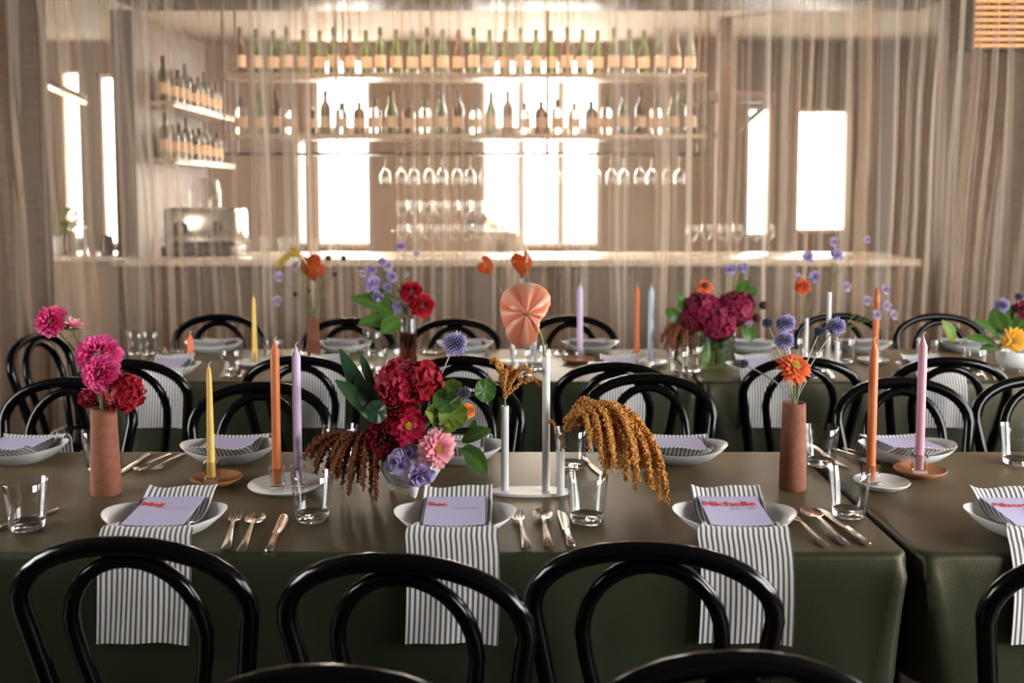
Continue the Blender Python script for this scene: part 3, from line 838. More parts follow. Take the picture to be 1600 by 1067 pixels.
def lettering(text, size, card):
    cu = bpy.data.curves.new('name_lettering', 'FONT'); cu.body = text; cu.size = size; cu.offset = size * .010; cu.extrude = .0003; cu.space_character = .95
    o = bpy.data.objects.new('tmp', cu); COL.objects.link(o)
    dg = bpy.context.evaluated_depsgraph_get(); dg.update()
    me = bpy.data.meshes.new_from_object(o.evaluated_get(dg)); me.name = 'name_lettering'
    bpy.data.objects.remove(o)
    me.materials.clear(); me.materials.append(M['red_ink'])
    for v in me.vertices:
        x, y = v.co.x - .062, v.co.y + .026
        v.co = V((x, y, v.co.z + .0568 - .010 * (.083 - y) / .164 + .004 * (x / .064) ** 2 * (.3 + .7 * (.083 - y) / .164)))
    l = bpy.data.objects.new('name_lettering', me); COL.objects.link(l); l.parent = card; l['label'] = 'bold red-orange first name'
    mb = MB()
    for k in range(9):
        x = -.002 + k * .0065; h = .010 if k % 3 else .014
        mb.tube([(x + .0035 * cos(a_ * pi / 3), .012 + h * .5 * sin(a_ * pi / 3), .0562 - .010 * (.071 - h * .5 * sin(a_ * pi / 3)) / .164 + .004 * (x / .064) ** 2 * .6) for a_ in range(5)], .0005, 4)
    mb.build('faint_lettering', M['lilac_ink'], card)
b0 = n0 = c0 = None
def setting(x, y, rz, where, grp, text=None, size=.036):
    global b0, n0, c0
    loc = (x, y, Z0); rz = radians(rz)
    lb, ln, lc = 'white oval bowl ' + where, 'grey striped napkin draped over the bowl ' + where, 'lavender place card in the bowl ' + where
    if b0 is None:
        b0 = make_bowl(lb, loc, rz, 'bowls ' + grp); n0 = make_napkin(ln, loc, rz, 'napkins ' + grp); c0 = make_card(lc, loc, rz, 'cards ' + grp); c = c0
        b = b0
    else:
        b = dup(b0, loc, rz, lb, 'bowls ' + grp); dup(n0, loc, rz, ln, 'napkins ' + grp)
        c = c0.copy(); COL.objects.link(c); c.location = loc; c.rotation_euler = (0, 0, rz); c['label'] = lc; c['group'] = 'cards ' + grp
    c.rotation_euler.z += radians(1.5)
    if text: lettering(text, size, c)
    return b
g = 'along the near edge'
setting(-0.745, 2.092, 0, 'nearest the tall pink dahlia vase', g, 'Meg', .031)
setting(-0.122, 2.092, 0, 'at the foot of the white bowl bouquet', g, 'Sue', .032)
setting(0.477, 2.092, -2, 'beside the tall thistle vase', g, 'Michelle', .037)
setting(1.105, 2.085, -2, 'past the seam at the near corner', g, 'Albert', .032)
g = 'across the near table'
for x, w in ((-1.345, 'behind the empty tumbler at the picture edge'), (-.769, 'behind the short yellow taper'), (-.150, 'hidden behind the white bowl bouquet'), (.455, 'behind the drooping tan amaranth'), (1.077, 'behind the orange and pink candles')):
    setting(x, 2.668, 180 + RN.uniform(-5, 5), w, g)
g = 'along the near side of the curtain table'
for x, w in ((-1.375, 'showing behind the crimson hydrangea'), (-.745, 'showing between lilac candle and bouquet'), (-.190, 'showing under the large lilac thistle'), (.433, 'showing above the tan amaranth'), (.985, 'showing behind the thistle stems'), (1.667, 'showing behind the pink candle')):
    setting(x, 3.935, RN.uniform(-3, 3), w, g)
g = 'along the curtain side'
for x, w in ((-1.364, 'with the coral candle before it'), (-.771, 'beside the small anthurium vase'), (-.214, 'behind the amber ribbed vase'), (.358, 'behind the tall lilac candle'), (1.090, 'behind the green glass vase'), (1.604, 'behind the far white tubes'), (2.09, 'beside the golden zinnia bowl')):
    setting(x, 4.515, 180 + RN.uniform(-5, 5), w, g)

# ------------------------------------------------------------------ cutlery (built along +y, handle end at the origin)
def handle_secs(L0, L1, w0=.0095):
    return [((0, 0, .003), (.004, 0, 0), (0, 0, .001)), ((0, .004, .0035), (w0, 0, 0), (0, 0, .0016)), ((0, L0 * .35, .005), (w0 * .72, 0, 0), (0, 0, .0018)), ((0, L0 * .8, .009), (.0042, 0, 0), (0, 0, .002)), ((0, L0, .010), (.0035, 0, 0), (0, 0, .002))]
def make_fork():
    mb = MB(); s = handle_secs(.13, 0)
    mb.loft(s + [((0, .145, .0085), (.007, 0, 0), (0, 0, .0016)), ((0, .155, .006), (.0115, 0, 0), (0, 0, .0013)), ((0, .165, .0045), (.0122, 0, 0), (0, 0, .0012))])
    for k in range(4):
        x = (-.0105 + .007 * k)
        mb.loft([((x, .163, .0047), (.0024, 0, 0), (0, 0, .0011)), ((x, .185, .0042), (.0021, 0, 0), (0, 0, .0010)), ((x, .205, .0085), (.0011, 0, 0), (0, 0, .0007))])
    return mb.mesh('fork', M['steel'])
def make_spoon():
    mb = MB(); mb.loft(handle_secs(.135, 0) + [((0, .148, .0075), (.0045, 0, 0), (0, 0, .0018))])
    rows = []
    for i in range(11):
        t = i / 10; y = .143 + .062 * t
        w = .0205 * max(.06, sqrt(max(0, 1 - ((t - .52) / .53) ** 2))) * (1 - .12 * (t - .5))
        rows.append([V((w * j, y, .0085 - .0062 * (1 - j * j) * (sin(pi * min(1, max(0, t)))) ** .6)) for j in (-1, -.7, -.35, 0, .35, .7, 1)])
    mb.sheet(rows, .0012)
    return mb.mesh('spoon', M['steel'])
def make_knife():
    mb = MB(); mb.loft([((0, 0, .004), (.005, 0, 0), (0, 0, .002)), ((0, .004, .0045), (.0085, 0, 0), (0, 0, .0035)), ((0, .05, .005), (.0068, 0, 0), (0, 0, .0035)), ((0, .088, .005), (.0058, 0, 0), (0, 0, .003)), ((0, .095, .0045), (.0085, 0, 0), (0, 0, .0014)),
        ((.001, .13, .0035), (.0098, 0, 0), (0, 0, .0009)), ((.001, .18, .003), (.0105, 0, 0), (0, 0, .0008)), ((-.001, .205, .003), (.0075, 0, 0), (0, 0, .0007)), ((-.005, .216, .003), (.002, 0, 0), (0, 0, .0006))])
    return mb.mesh('knife', M['steel'])
CUT = {'fork': make_fork(), 'spoon': make_spoon(), 'knife': make_knife()}
LEN = {'fork': .205, 'spoon': .205, 'knife': .216}
def cutlery(kind, a, b, label, group, scale=None):
    """from handle end a to tip b, pixels on the table plane"""
    p, q = T(*a), T(*b)
    o = bpy.data.objects.new(kind, CUT[kind]); COL.objects.link(o)
    d = q - p
    o.location = (p.x, p.y, Z0 + .0006); o.rotation_euler = (0, 0, math.atan2(-d.x, d.y))
    o.scale = ((scale or min(1.12, max(.9, d.length / LEN[kind]))),) * 3
    return tag(o, label, kind, group)
w = 'beside the setting nearest the pink dahlia vase'; g = 'steel cutlery on the near table'
cutlery('fork', (353, 862), (370, 803), 'steel fork ' + w, g)
cutlery('spoon', (377, 866), (406, 801), 'steel spoon ' + w, g)
cutlery('knife', (420, 866), (446, 806), 'steel knife ' + w, g)
w = 'beside the setting at the foot of the white bowl bouquet'
cutlery('fork', (824, 861), (807, 802), 'steel fork ' + w, g)
cutlery('spoon', (857, 858), (845, 798), 'steel spoon ' + w, g)
cutlery('knife', (893, 858), (876, 801), 'steel knife ' + w, g)
w = 'beside the setting by the tall thistle vase'
cutlery('fork', (1289, 856), (1232, 806), 'steel fork half under the bowl by the tall thistle vase', g)
cutlery('spoon', (1322, 855), (1256, 797), 'steel spoon ' + w, g)
cutlery('knife', (1356, 855), (1282, 798), 'steel knife ' + w, g)
cutlery('knife', (-28, 836), (12, 823), 'steel knife poking in at the picture edge beside the empty tumbler', g)
g = 'steel cutlery across the near table'
for (a, b, kd, w) in (((236, 710), (188, 742), 'knife', 'behind the tall pink dahlia vase'), ((264, 711), (222, 735), 'spoon', 'behind the tall pink dahlia vase'), ((287, 710), (250, 732), 'fork', 'behind the tall pink dahlia vase'),
        ((908, 716), (938, 741), 'knife', 'behind the white tubes and tumbler'), ((1262, 697), (1322, 733), 'knife', 'behind the tall thistle vase'), ((1300, 702), (1338, 718), 'spoon', 'behind the tall thistle vase'), ((1318, 702), (1352, 714), 'fork', 'behind the tall thistle vase')):
    cutlery(kd, a, b, 'steel %s across the near table, %s' % (kd, w), g)
g = 'steel cutlery on the curtain-side table'
for i, (u, v, w) in enumerate(((345, 588, 'before the tall yellow candle'), (560, 585, 'before the small anthurium vase'), (800, 588, 'before the far tube vase'), (1052, 592, 'before the white candle dish'), (1275, 590, 'behind the orange zinnia'), (1545, 592, 'before the golden zinnia bowl'))):
    for kd, dx in (('fork', 0), ('spoon', 14), ('knife', 28)):
        cutlery(kd, (u + dx, v + 4), (u + dx + (800 - u) * .02, v - 12), 'steel %s at the near edge of the curtain-side table, %s' % (kd, w), g, 1.0)
for i, (u, v, w) in enumerate(((270, 549, 'beside the coral candle'), (470, 552, 'beside the small anthurium vase'), (665, 550, 'beside the amber ribbed vase'), (870, 552, 'beside the tall lilac candle'), (1075, 551, 'beside the green glass vase'))):
    for kd, dx in (('fork', 0), ('spoon', 12), ('knife', -12)):
        cutlery(kd, (u + dx, v - 5), (u + dx, v + 10), 'steel %s on the far edge of the curtain-side table, %s' % (kd, w), g, 1.0)

# ------------------------------------------------------------------ tumblers
TUM = MB().lathe([(0, .0), (.035, .0), (.0375, .003), (.0475, .104), (.0465, .1055), (.0452, .104), (.0362, .016), (.033, .012), (0, .011)], 40).mesh('tumbler', M['tumbler_glass'], 60)
TBASE = MB().lathe([(0, .0012), (.0335, .0012), (.0360, .004), (.0372, .0145), (.0340, .0135), (.030, .0105), (0, .0095)], 40).mesh('glass_base', M['glass'], 60)
def tumbler(u, v, label, group, z=.0):
    p = T(u, v); o = bpy.data.objects.new('tumbler', TUM); COL.objects.link(o); o.location = (p.x, p.y, Z0)
    b = bpy.data.objects.new('glass_base', TBASE); COL.objects.link(b); b.parent = o
    return tag(o, label, 'glass', group)
g = 'clear tumblers on the near table'
tumbler(42, 826, 'empty clear tumbler at the picture edge before the pink dahlia vase', g)
tumbler(488, 812, 'empty clear tumbler before the orange and lilac candles', g)
tumbler(917, 815, 'empty clear tumbler before the short white tube', g)
tumbler(1326, 806, 'empty clear tumbler before the white dish past the thistle vase', g)
tumbler(158, 733, 'clear tumbler half hidden by the terracotta vase of pink dahlias', g)
tumbler(533, 726, 'clear tumbler behind the brown amaranth tassels', g)
tumbler(892, 731, 'clear tumbler behind the white tubes', g)
tumbler(1282, 727, 'clear tumbler just behind the terracotta vase of thistles', g)
tumbler(1590, 725, 'clear tumbler at the picture edge past the pink candle', g)
g = 'clear tumblers on the curtain-side table'
for u, v, w in ((213, 553, 'above the pink dahlias, first of two'), (236, 553, 'above the pink dahlias, second of two'), (362, 586, 'before the tall yellow candle'), (428, 566, 'just behind the orange candle tip'), (587, 588, 'before the amber ribbed vase, first of two'), (612, 583, 'before the amber ribbed vase, second of two'),
        (583, 553, 'behind the amber ribbed vase'), (815, 585, 'between far tubes and peach anthurium'), (838, 577, 'behind the peach anthurium'), (1060, 588, 'under the brown amaranth, first of two'), (1082, 580, 'under the brown amaranth, second of two'), (1240, 565, 'behind the globe thistles'), (1268, 588, 'behind the dark thistle heads'),
        (1320, 566, 'before the far white tubes'), (1448, 568, 'behind the pink candle tip'), (1522, 585, 'before the golden zinnia bowl, first of two'), (1552, 578, 'before the golden zinnia bowl, second of two')):
    tumbler(u, v, 'clear tumbler ' + w, g)

# ------------------------------------------------------------------ candles
def dish(u, v, rpx, matn, label, group, name='candle_dish'):
    p = T(u, v); r = rpx * mpp(p.y) * 1.01
    prof = [(0, 0), (r * .6, 0), (r * .66, .003), (r * .93, .012), (r, .018), (r * .985, .0195), (r * .9, .016), (r * .6, .008), (0, .007)]
    tag(MB().lathe(prof, 44).build(name, M[matn], None, (p.x, p.y, Z0), 0, 60), label, 'dish', group)
    return p
HOLD = MB().lathe([(0, 0), (.0235, 0), (.0262, .004), (.0225, .024), (.0262, .044), (.0255, .048), (.0195, .048), (.0178, .008), (0, .008)], 4, rot=pi / 4).mesh('candle_holder', M['glass'], 20)
HOLD_ROUND = MB().lathe([(0, 0), (.0195, 0), (.021, .004), (.021, .044), (.020, .047), (.0142, .047), (.0132, .008), (0, .008)], 28).mesh('candle_holder', M['glass'], 50)
def candle(u, vtop, x, y, zb, wax_, label, hl, group, r=.0112, taper=False, rnd=False, ht=None):
    h = bpy.data.objects.new('candle_holder', HOLD_ROUND if rnd else HOLD); COL.objects.link(h); h.location = (x, y, zb + .0005)
    h.rotation_euler = (0, 0, .12 if int(u) % 2 else -.2)
    tag(h, hl, 'candle holder', group + ' holders')
    z0 = zb + .0095
    ztop = P(u, vtop, y).z
    H = (ztop - z0) if ht is None else ht
    if taper: prof = [(0, 0), (r, 0), (r, .02), (r * .62, H * .9), (r * .45, H * .975), (.0015, H), (0, H)]
    else: prof = [(0, 0), (r * .93, 0), (r, .03), (r * .98, H - .026), (r * .8, H - .022), (.002, H - .001), (0, H)]
    c = tag(MB().lathe(prof, 24).build('candle', M[wax_], None, (x, y, z0), 0, 35), label, 'candle', group)
    lean = (u - (800 + x / y * F_PX * .9972)) * 0
    MB().tube([(0, 0, H - .003), (0, 0, H + .005), (.003, 0, H + .009), (.007, 0, H + .010)], .0011, 6).build('wick', M['wick'], c)
    return c
zd = Z0 + .0085
g = 'dinner candles on the near table'
p = dish(338, 757, 40, 'dish_clay', 'orange clay saucer under the short yellow taper', 'saucers under candles')
candle(327, 572, p.x - .012, p.y, zd, 'wax_yellow', 'short pale yellow taper candle in a cut glass holder on an orange clay saucer', 'cut glass holder of the yellow taper on the orange clay saucer', g, .0105, True)
p = dish(447, 767, 59, 'ceramic', 'white saucer under the orange and lilac candle pair', 'saucers under candles')
candle(431, 533, p.x - .022, p.y, zd, 'wax_orange', 'tall burnt orange candle on the white saucer beside its lilac twin', 'glass holder of the orange candle on the white saucer', g)
candle(461, 541, p.x + .027, p.y + .012, zd, 'wax_lilac', 'tall lilac candle on the white saucer beside its burnt orange twin', 'glass holder of the lilac candle on the white saucer', g)
p = dish(1377, 763, 43, 'ceramic', 'white saucer under the orange candle just past the cloth seam', 'saucers under candles')
candle(1369, 533, p.x - .026, p.y + .004, zd, 'wax_orange', 'tall bright orange candle on a white saucer past the cloth seam', 'glass holder of the orange candle past the cloth seam', g)
p = dish(1437, 744, 40, 'dish_clay', 'orange clay saucer under the dusty pink candle', 'saucers under candles')
candle(1440, 525, p.x - .002, p.y, zd, 'wax_pink', 'tall dusty pink candle on an orange clay saucer past the cloth seam', 'glass holder of the dusty pink candle', g)
g = 'dinner candles on the curtain-side table'
p = dish(400, 572, 32, 'ceramic', 'white saucer under the tall yellow candle on the curtain-side table', 'saucers under candles')
candle(398, 464, p.x - .004, p.y, zd, 'wax_yellow', 'tall yellow taper on a white saucer before the curtain', 'round glass holder of the tall yellow taper', g, .0118, True, True)
p = T(298, 567)
candle(298, 521, p.x, p.y, Z0, 'wax_coral', 'short coral candle before a far white bowl', 'round glass holder of the short coral candle', g, .0135, False, True)
p = dish(903, 567, 26, 'dish_clay', 'orange clay saucer under the tall far lilac candle', 'saucers under candles')
candle(911, 444, p.x + .008, p.y, zd, 'wax_lilac', 'tall lilac candle on an orange clay saucer before the curtain', 'glass holder of the far lilac candle', g, .013)
p = dish(1008, 571, 34, 'ceramic', 'white saucer under the orange and pale blue candle pair', 'saucers under candles')
candle(995, 446, p.x - .036, p.y + .01, zd, 'wax_orange', 'slim orange candle beside the pale blue one before the curtain', 'glass holder of the orange candle beside the blue one', g, .0115, False, True)
candle(1016, 447, p.x + .022, p.y - .004, zd, 'wax_blue', 'pale blue candle beside the slim orange one before the curtain', 'glass holder of the pale blue candle', g, .0128, False, True)
p = dish(1364, 568, 24, 'ceramic', 'white saucer under the far orange candle among lilac flowers', 'saucers under candles')
candle(1371, 447, p.x + .008, p.y, zd, 'wax_orange', 'far orange candle among lilac flowers behind the nearer orange candle', 'glass holder of the far orange candle among lilac flowers', g, .013)

# ------------------------------------------------------------------ vases
def clay_vase(name, u, v, vtop, d0, d1, label):
    p = T(u, v); h = P(u, vtop, p.y).z - Z0
    r0, r1 = d0 / 2, d1 / 2
    prof = [(0, 0), (r0 * .95, 0), (r0, .004), (r0 * .99, h * .25), (r1 * 1.04, h * .8), (r1, h - .002), (r1 * .97, h), (r1 * .82, h), (r1 * .80, h - .02), (r0 * .8, .012), (0, .012)]
    tag(MB().lathe(prof, 44).build(name, M['terracotta'], None, (p.x, p.y, Z0), 0, 50), label, 'vase', 'terracotta bottle vases')
    return V((p.x, p.y, Z0 + .013)), V((p.x, p.y, Z0 + h))
def tube_vase(plate, tubes, label):
    """oval plate with upright white tubes; tubes: (x offset, y offset, height)"""
    (x, y), (ax, ay) = plate
    t = thing('tube_vase', label, 'vase', (x, y, Z0), 0, 'white tube vases')
    mb = MB(); pr = [(0, 0), (1, 0), (1.008, .002), (1.008, .005), (1, .0065), (0, .0065)]
    mb.lathe(pr, 56)
    mb.v = [((abs(a) ** .8) * ax * (1 if a > 0 else -1), b * ay, c) for a, b, c in mb.v]
    mb.build('base_plate', M['white_metal'], t, ang=50)
    out = []
    for dx, dy, h in tubes:
        r = .0095
        MB().lathe([(0, 0), (r, 0), (r, h), (r * .85, h), (r * .84, .01), (0, .01)], 24, (dx, dy, .0066)).build('tube', M['white_metal'], t, ang=50)
        out.append((V((x + dx, y + dy, Z0 + .018)), V((x + dx, y + dy, Z0 + .0066 + h))))
    return out

# ------------------------------------------------------------------ flowers
def petal(mb, base, d, side, nn, L, W_, cup=.25, curl=.2, nl=4, rnd=.6, ruf=0.0, tipv=1.0):
    G = []; A = []
    for i in range(nl + 1):
        t = i / nl
        w = W_ * (sin(pi * min(.97, .12 + t * .80)) ** rnd)
        if i == nl: w *= .55
        row = []
        for j in (-1, 0, 1):
            row.append(base + d * (L * t) + side * (w * j) + nn * (cup * w * j * j + curl * L * t * t + (ruf * W_ * sin(5 * t + 4 * j) if ruf else 0)))
        G.append(row); A.append([min(1, t * tipv + .15 * abs(j)) for j in (-1, 0, 1)])
    mb.sheet(G, 0, A)
def whorl(mb, c, axis, n, th0, th1, L0, L1, W0, W1, r0=.15, cup=.3, curl=-.1, p=.6, seed=1, jit=.08, ruf=0.0, flat=0.0, nl=4, rnd=.6):
    """petals in a spiral from the centre (th0, degrees from the axis) to the outside (th1)"""
    X, Y, Zx = frame_of(axis); r = random.Random(seed)
    for k in range(n):
        f = (k + .5) / n
        th = radians(th0 + (th1 - th0) * f ** p) + r.uniform(-jit, jit); phi = k * 2.39996 + r.uniform(-jit, jit)
        rad = X * cos(phi) + Y * sin(phi)
        d = Zx * cos(th) + rad * sin(th); nn = Zx * sin(th) - rad * cos(th)
        L = (L0 + (L1 - L0) * f) * r.uniform(.92, 1.08); w = (W0 + (W1 - W0) * f)
        petal(mb, c + d * (r0 * L) - Zx * (flat * f * L), d, d.cross(nn), nn, L * (1 - r0), w, cup, curl * r.uniform(.5, 1.5), nl, rnd, ruf)
def florets(mb, c, axis, R, n, fs, cover=2.0, seed=1, squash=1.0):
    """a hydrangea-like ball of four-petalled florets"""
    X, Y, Zx = frame_of(axis); r = random.Random(seed)
    for k in range(n):
        f = (k + .5) / n; ct = 1 - cover * f; st = sqrt(max(0, 1 - ct * ct)); phi = k * 2.39996
        o = (X * cos(phi) + Y * sin(phi)) * st + Zx * ct * squash
        q = c + o * (R * r.uniform(.78, 1.05)); on = (o.normalized() + V((r.uniform(-.35, .35), r.uniform(-.35, .35), r.uniform(-.35, .35)))).normalized()
        a, b, _ = frame_of(on); ph = r.uniform(0, 6.28)
        for m in range(4):
            d = a * cos(ph + m * pi / 2) + b * sin(ph + m * pi / 2)
            petal(mb, q, (d + on * .25).normalized(), d.cross(on).normalized(), on, fs * r.uniform(.85, 1.15), fs * .58, .35, -.2, 3, .55, .12)
def spiky(mb, core, c, R, n, ln, w=.0011, seed=1):
    core.lathe([(0, -R * .62)] + [(R * .62 * sin(pi * k / 8), -R * .62 * cos(pi * k / 8)) for k in range(1, 8)] + [(0, R * .62)], 12, c)
    r = random.Random(seed)
    for k in range(n):
        ct = 1 - 2 * (k + .5) / n; st = sqrt(1 - ct * ct); phi = k * 2.39996
        o = V((st * cos(phi), st * sin(phi), ct)); a, b, _ = frame_of((o + V((r.uniform(-.15, .15),) * 3)).normalized())
        p0 = c + o * (R * .5); p1 = c + o * (R + ln * r.uniform(-.5, .6)); pm = p0.lerp(p1, .72)
        vs = [p0 + a * w, p0 - a * w * .5 + b * w * .87, p0 - a * w * .5 - b * w * .87, pm + a * w * 1.5, pm - a * w * .75 + b * w * 1.3, pm - a * w * .75 - b * w * 1.3, p1]
        mb.add(vs, [(0, 1, 4, 3), (1, 2, 5, 4), (2, 0, 3, 5), (3, 4, 6), (4, 5, 6), (5, 3, 6)], [0, 0, 0, .75, .75, .75, 1])
def curve_pts(base, via, head, n=8, k=.45):
    d = via - base
    d = d.normalized() if d.length > 1e-5 else V((0, 0, 1))
    c = via + d * ((head - via).length * k); out = [base]
    for i in range(n + 1):
        t = i / n; out.append(via * (1 - t) ** 2 + c * (2 * t * (1 - t)) + head * t * t)
    return out
def facing(p, up=.35, side=0.0, out=0.0):
    d = (CAM - p).normalized(); return (d + V((side, 0, up))).normalized()
FG = {}
def flower(name, label, cat, vase, head, parts, axis=None, srad=.0022, smat='stem', k=.45, group=None, via=None, leaves=()):
    """vase: (bottom point, mouth point). parts: (part name, material, fn(mb, head, axis))"""
    b, m = vase
    t = thing(name, label, cat, b, 0, group)
    mo = V((0, 0, 0)) if via is None else via
    hd = head - b
    rr = .006
    dirx = V((head.x - m.x, head.y - m.y, 0)); dirx = dirx.normalized() * rr if dirx.length > .004 else V((0, 0, 0))
    vp = m - b + dirx * .9
    ax = axis or facing(head)
    pts = curve_pts(V((-dirx.x * .5, -dirx.y * .5, 0)), vp, hd - ax * .004, 8, k)
    MB().tube(pts, srad, 7).build('stem', M[smat], t, ang=180)
    for pn, mt, fn in parts:
        mb = MB(); fn(mb, hd, ax); mb.build(pn, M[mt], t, ang=180 if pn not in ('seed_head',) else 40)
    for (f, du, dv, w_, mt) in leaves:
        p0 = pts[min(len(pts) - 1, int(f * len(pts)))]
        mb = MB(); leaf(mb, p0, p0 + V((du * mpp(head.y), -.01, dv * mpp(head.y))), w_ * mpp(head.y), bend=.12); mb.build('leaf', M[mt], t, ang=180)
    return t
def ball_bloom(R, n=90, seed=1, th1=125, wid=.30):
    return lambda mb, c, ax: whorl(mb, c, ax, int(n * 1.25), 4, th1, R * .72, R * 1.04, R * .10, R * wid * .82, .30, .55, .16, .60, seed, .11)
def open_bloom(R, n=42, seed=1, wid=.2, th0=25, th1=100, dome=.55):
    return lambda mb, c, ax: whorl(mb, c - ax * R * .1, ax, n, th0, th1, R * dome, R * 1.02, R * wid * .7, R * wid, .10, .30, -.10, .55, seed)
def centre(R):
    def fn(mb, c, ax):
        X, Y, Z_ = frame_of(ax)
        for k in range(46):
            r = R * sqrt((k + .5) / 46); ph = k * 2.4
            p = c + X * (r * cos(ph)) + Y * (r * sin(ph)) + Z_ * (R * .25)
            mb.tube([p, p + Z_ * R * (.75 - .3 * r / R)], [R * .11, R * .13], 5)
    return fn
def hyd(R, n=52, fs=None, seed=1, cover=1.6, sq=1.0):
    return lambda mb, c, ax: florets(mb, c, ax, R, n, fs or R * .40, cover, seed, sq)
def ruffle(R, n=9, seed=1, th1=95):
    return lambda mb, c, ax: whorl(mb, c, ax, n + 4, 15, th1, R * .75, R * 1.02, R * .34, R * .52, .05, .45, -.12, .75, seed, .25, .16, 0, 7, .45)
def bead_head(R, seed=3):
    def fn(mb, c, ax):
        mb.lathe([(0, -R)] + [(R * sin(pi * k / 8), -R * cos(pi * k / 8)) for k in range(1, 8)] + [(0, R)], 12, c)
        r = random.Random(seed)
        for k in range(40):
            ct = 1 - 2 * (k + .5) / 40; st = sqrt(1 - ct * ct); o = V((st * cos(k * 2.4), st * sin(k * 2.4), ct))
            mb.tube([c + o * R * .8, c + o * R * 1.18], [R * .16, R * .05], 5)
    return fn
def thistle(name, label, vase, head, R, dark, group, k=.4, smat='stem_pale'):
    b, m = vase
    t = flower(name, label, 'flower', vase, head, [], srad=.0017, smat=smat, k=k, group=group)
    mb, co = MB(), MB(); spiky(mb, co, head - b, R * .92, 190 if R > .02 else 100, R * .22, .0008 if R < .02 else .0011)
    c = co.build('core', M['thistle_dark'], t); mb.build('spikes', M['thistle_dark' if dark else 'thistle'], t, ang=180)
    return t
def sheet_spathe(outline, c, X, Y, N, scale, dome, veins=9, vd=.03, cupx=0.0):
    """a spathe around its stalk: outline = radii at even angles, in metres x scale"""
    n = len(outline) * 6
    def rad(ph):
        q = ph / (2 * pi) * len(outline); i = int(q) % len(outline); f = q - int(q); f = f * f * (3 - 2 * f)
        return outline[i] * (1 - f) + outline[(i + 1) % len(outline)] * f
    G = []; A = []
    for i in range(9):
        t = max(.02, i / 8)
        row = []; ar = []
        for k in range(n + 1):
            ph = 2 * pi * k / n; r = rad(ph % (2 * pi)) * scale * t
            v_ = .7 * cos(veins * ph + .6 * sin(2 * ph)) + .3 * cos(2.0 * veins * ph + 1.3)
            z = -dome * r * r / scale + vd * scale * v_ * sin(pi * t) * .5 + cupx * (r * cos(ph)) ** 2 / scale
            row.append(c + X * (r * cos(ph)) + Y * (r * sin(ph)) + N * z); ar.append(.40 + .45 * v_ * sin(pi * min(1, t * .8)) + .25 * t ** 4)
        G.append(row); A.append(ar)
    mb = MB(); mb.sheet(G, .0006, A)
    return mb
def anthurium(label, vase, head, size, axis, matn, outline, roll=0.0, spadix=True, group=None, dome=.5, k=.5, vd=.03, veins=9, srad=.0022):
    b, m = vase; ax = axis.normalized()
    t = flower('anthurium', label, 'flower', vase, head, [], axis=ax * (-1 if not spadix else 1), srad=srad, k=k, group=group)
    up = V((0, 0, 1)); X = up.cross(ax).normalized(); Y = ax.cross(X)
    X, Y = X * cos(roll) + Y * sin(roll), Y * cos(roll) - X * sin(roll)
    sheet_spathe(outline, head - b, X, Y, ax, size, dome, veins, vd).build('spathe', M[matn], t, ang=180)
    if spadix:
        p0 = head - b + ax * .002; p1 = p0 + (ax * .6 + Y * .8).normalized() * size * .75
        MB().tube([p0, p0.lerp(p1, .5) + ax * .004, p1], [.0028, .0034, .0018], 10).build('spadix', M['spadix'], t)
    return t
HEART = [.78, .86, .80, .42, .80, .86, .78, .74, .80, 1.12, .80, .74]
def tassel_strand(mb, pts, r0, seed, dens=900, blob=.0032):
    r = random.Random(seed)
    n = len(pts)
    rad = [r0 * (.6 + .8 * sin(pi * min(1, (i + 1) / n * .9))) * (1 if i < n - 1 else .3) for i in range(n)]
    mb.tube(pts, [q * .7 for q in rad], 6)
    tot = sum((pts[i + 1] - pts[i]).length for i in range(n - 1))
    for _ in range(int(dens * tot)):
        f = r.random() * (n - 1); i = int(f); q = pts[i].lerp(pts[i + 1], f - i); R = rad[i] * r.uniform(.5, 1.1)
        o = V((r.gauss(0, 1), r.gauss(0, 1), r.gauss(0, 1))).normalized(); p = q + o * R; s = blob * r.uniform(.5, 1.1)
        a, b, c = frame_of(o)
        vs = [p + a * s, p + b * s, p - a * s, p - b * s, p + c * s * 1.3, p - c * s]
        mb.add(vs, [(0, 1, 4), (1, 2, 4), (2, 3, 4), (3, 0, 4), (1, 0, 5), (2, 1, 5), (3, 2, 5), (0, 3, 5)])
def strand_pts(a, b, drop, bulge, n=12, k=.65):
    """from a, arching over towards b and hanging to it"""
    a, b = V(a), V(b); c = V(((a.x * (1 - k) + b.x * k) + bulge.x, (a.y + b.y) / 2 + bulge.y, max(a.z, b.z) + drop))
    return [a * (1 - t) ** 2 + c * (2 * t * (1 - t)) + b * t * t for t in [i / n for i in range(n + 1)]]
def amaranth(label, vase, ends, matn, starts=None, r0=.0045, drop=.05, dens=900, blob=.0032, group=None, seed=1, bulge=(0, 0, 0), smat='stem', stemtop=None, reach=.65):
    b, m = vase; t = thing('amaranth', label, 'flower', b, 0, group)
    st = stemtop if stemtop is not None else m + V((0, 0, .015))
    MB().tube(curve_pts(V((0, 0, 0)), m - b, st - b, 5), .0024, 7).build('stem', M[smat], t, ang=180)
    for i, e in enumerate(ends):
        mb = MB(); s_ = (starts[i] if starts else st)
        tassel_strand(mb, [p - b for p in strand_pts(s_, e, drop, V(bulge), 12, reach)], r0, seed + i, dens, blob)
        mb.build('tassel', M[matn], t, ang=180)
    return t
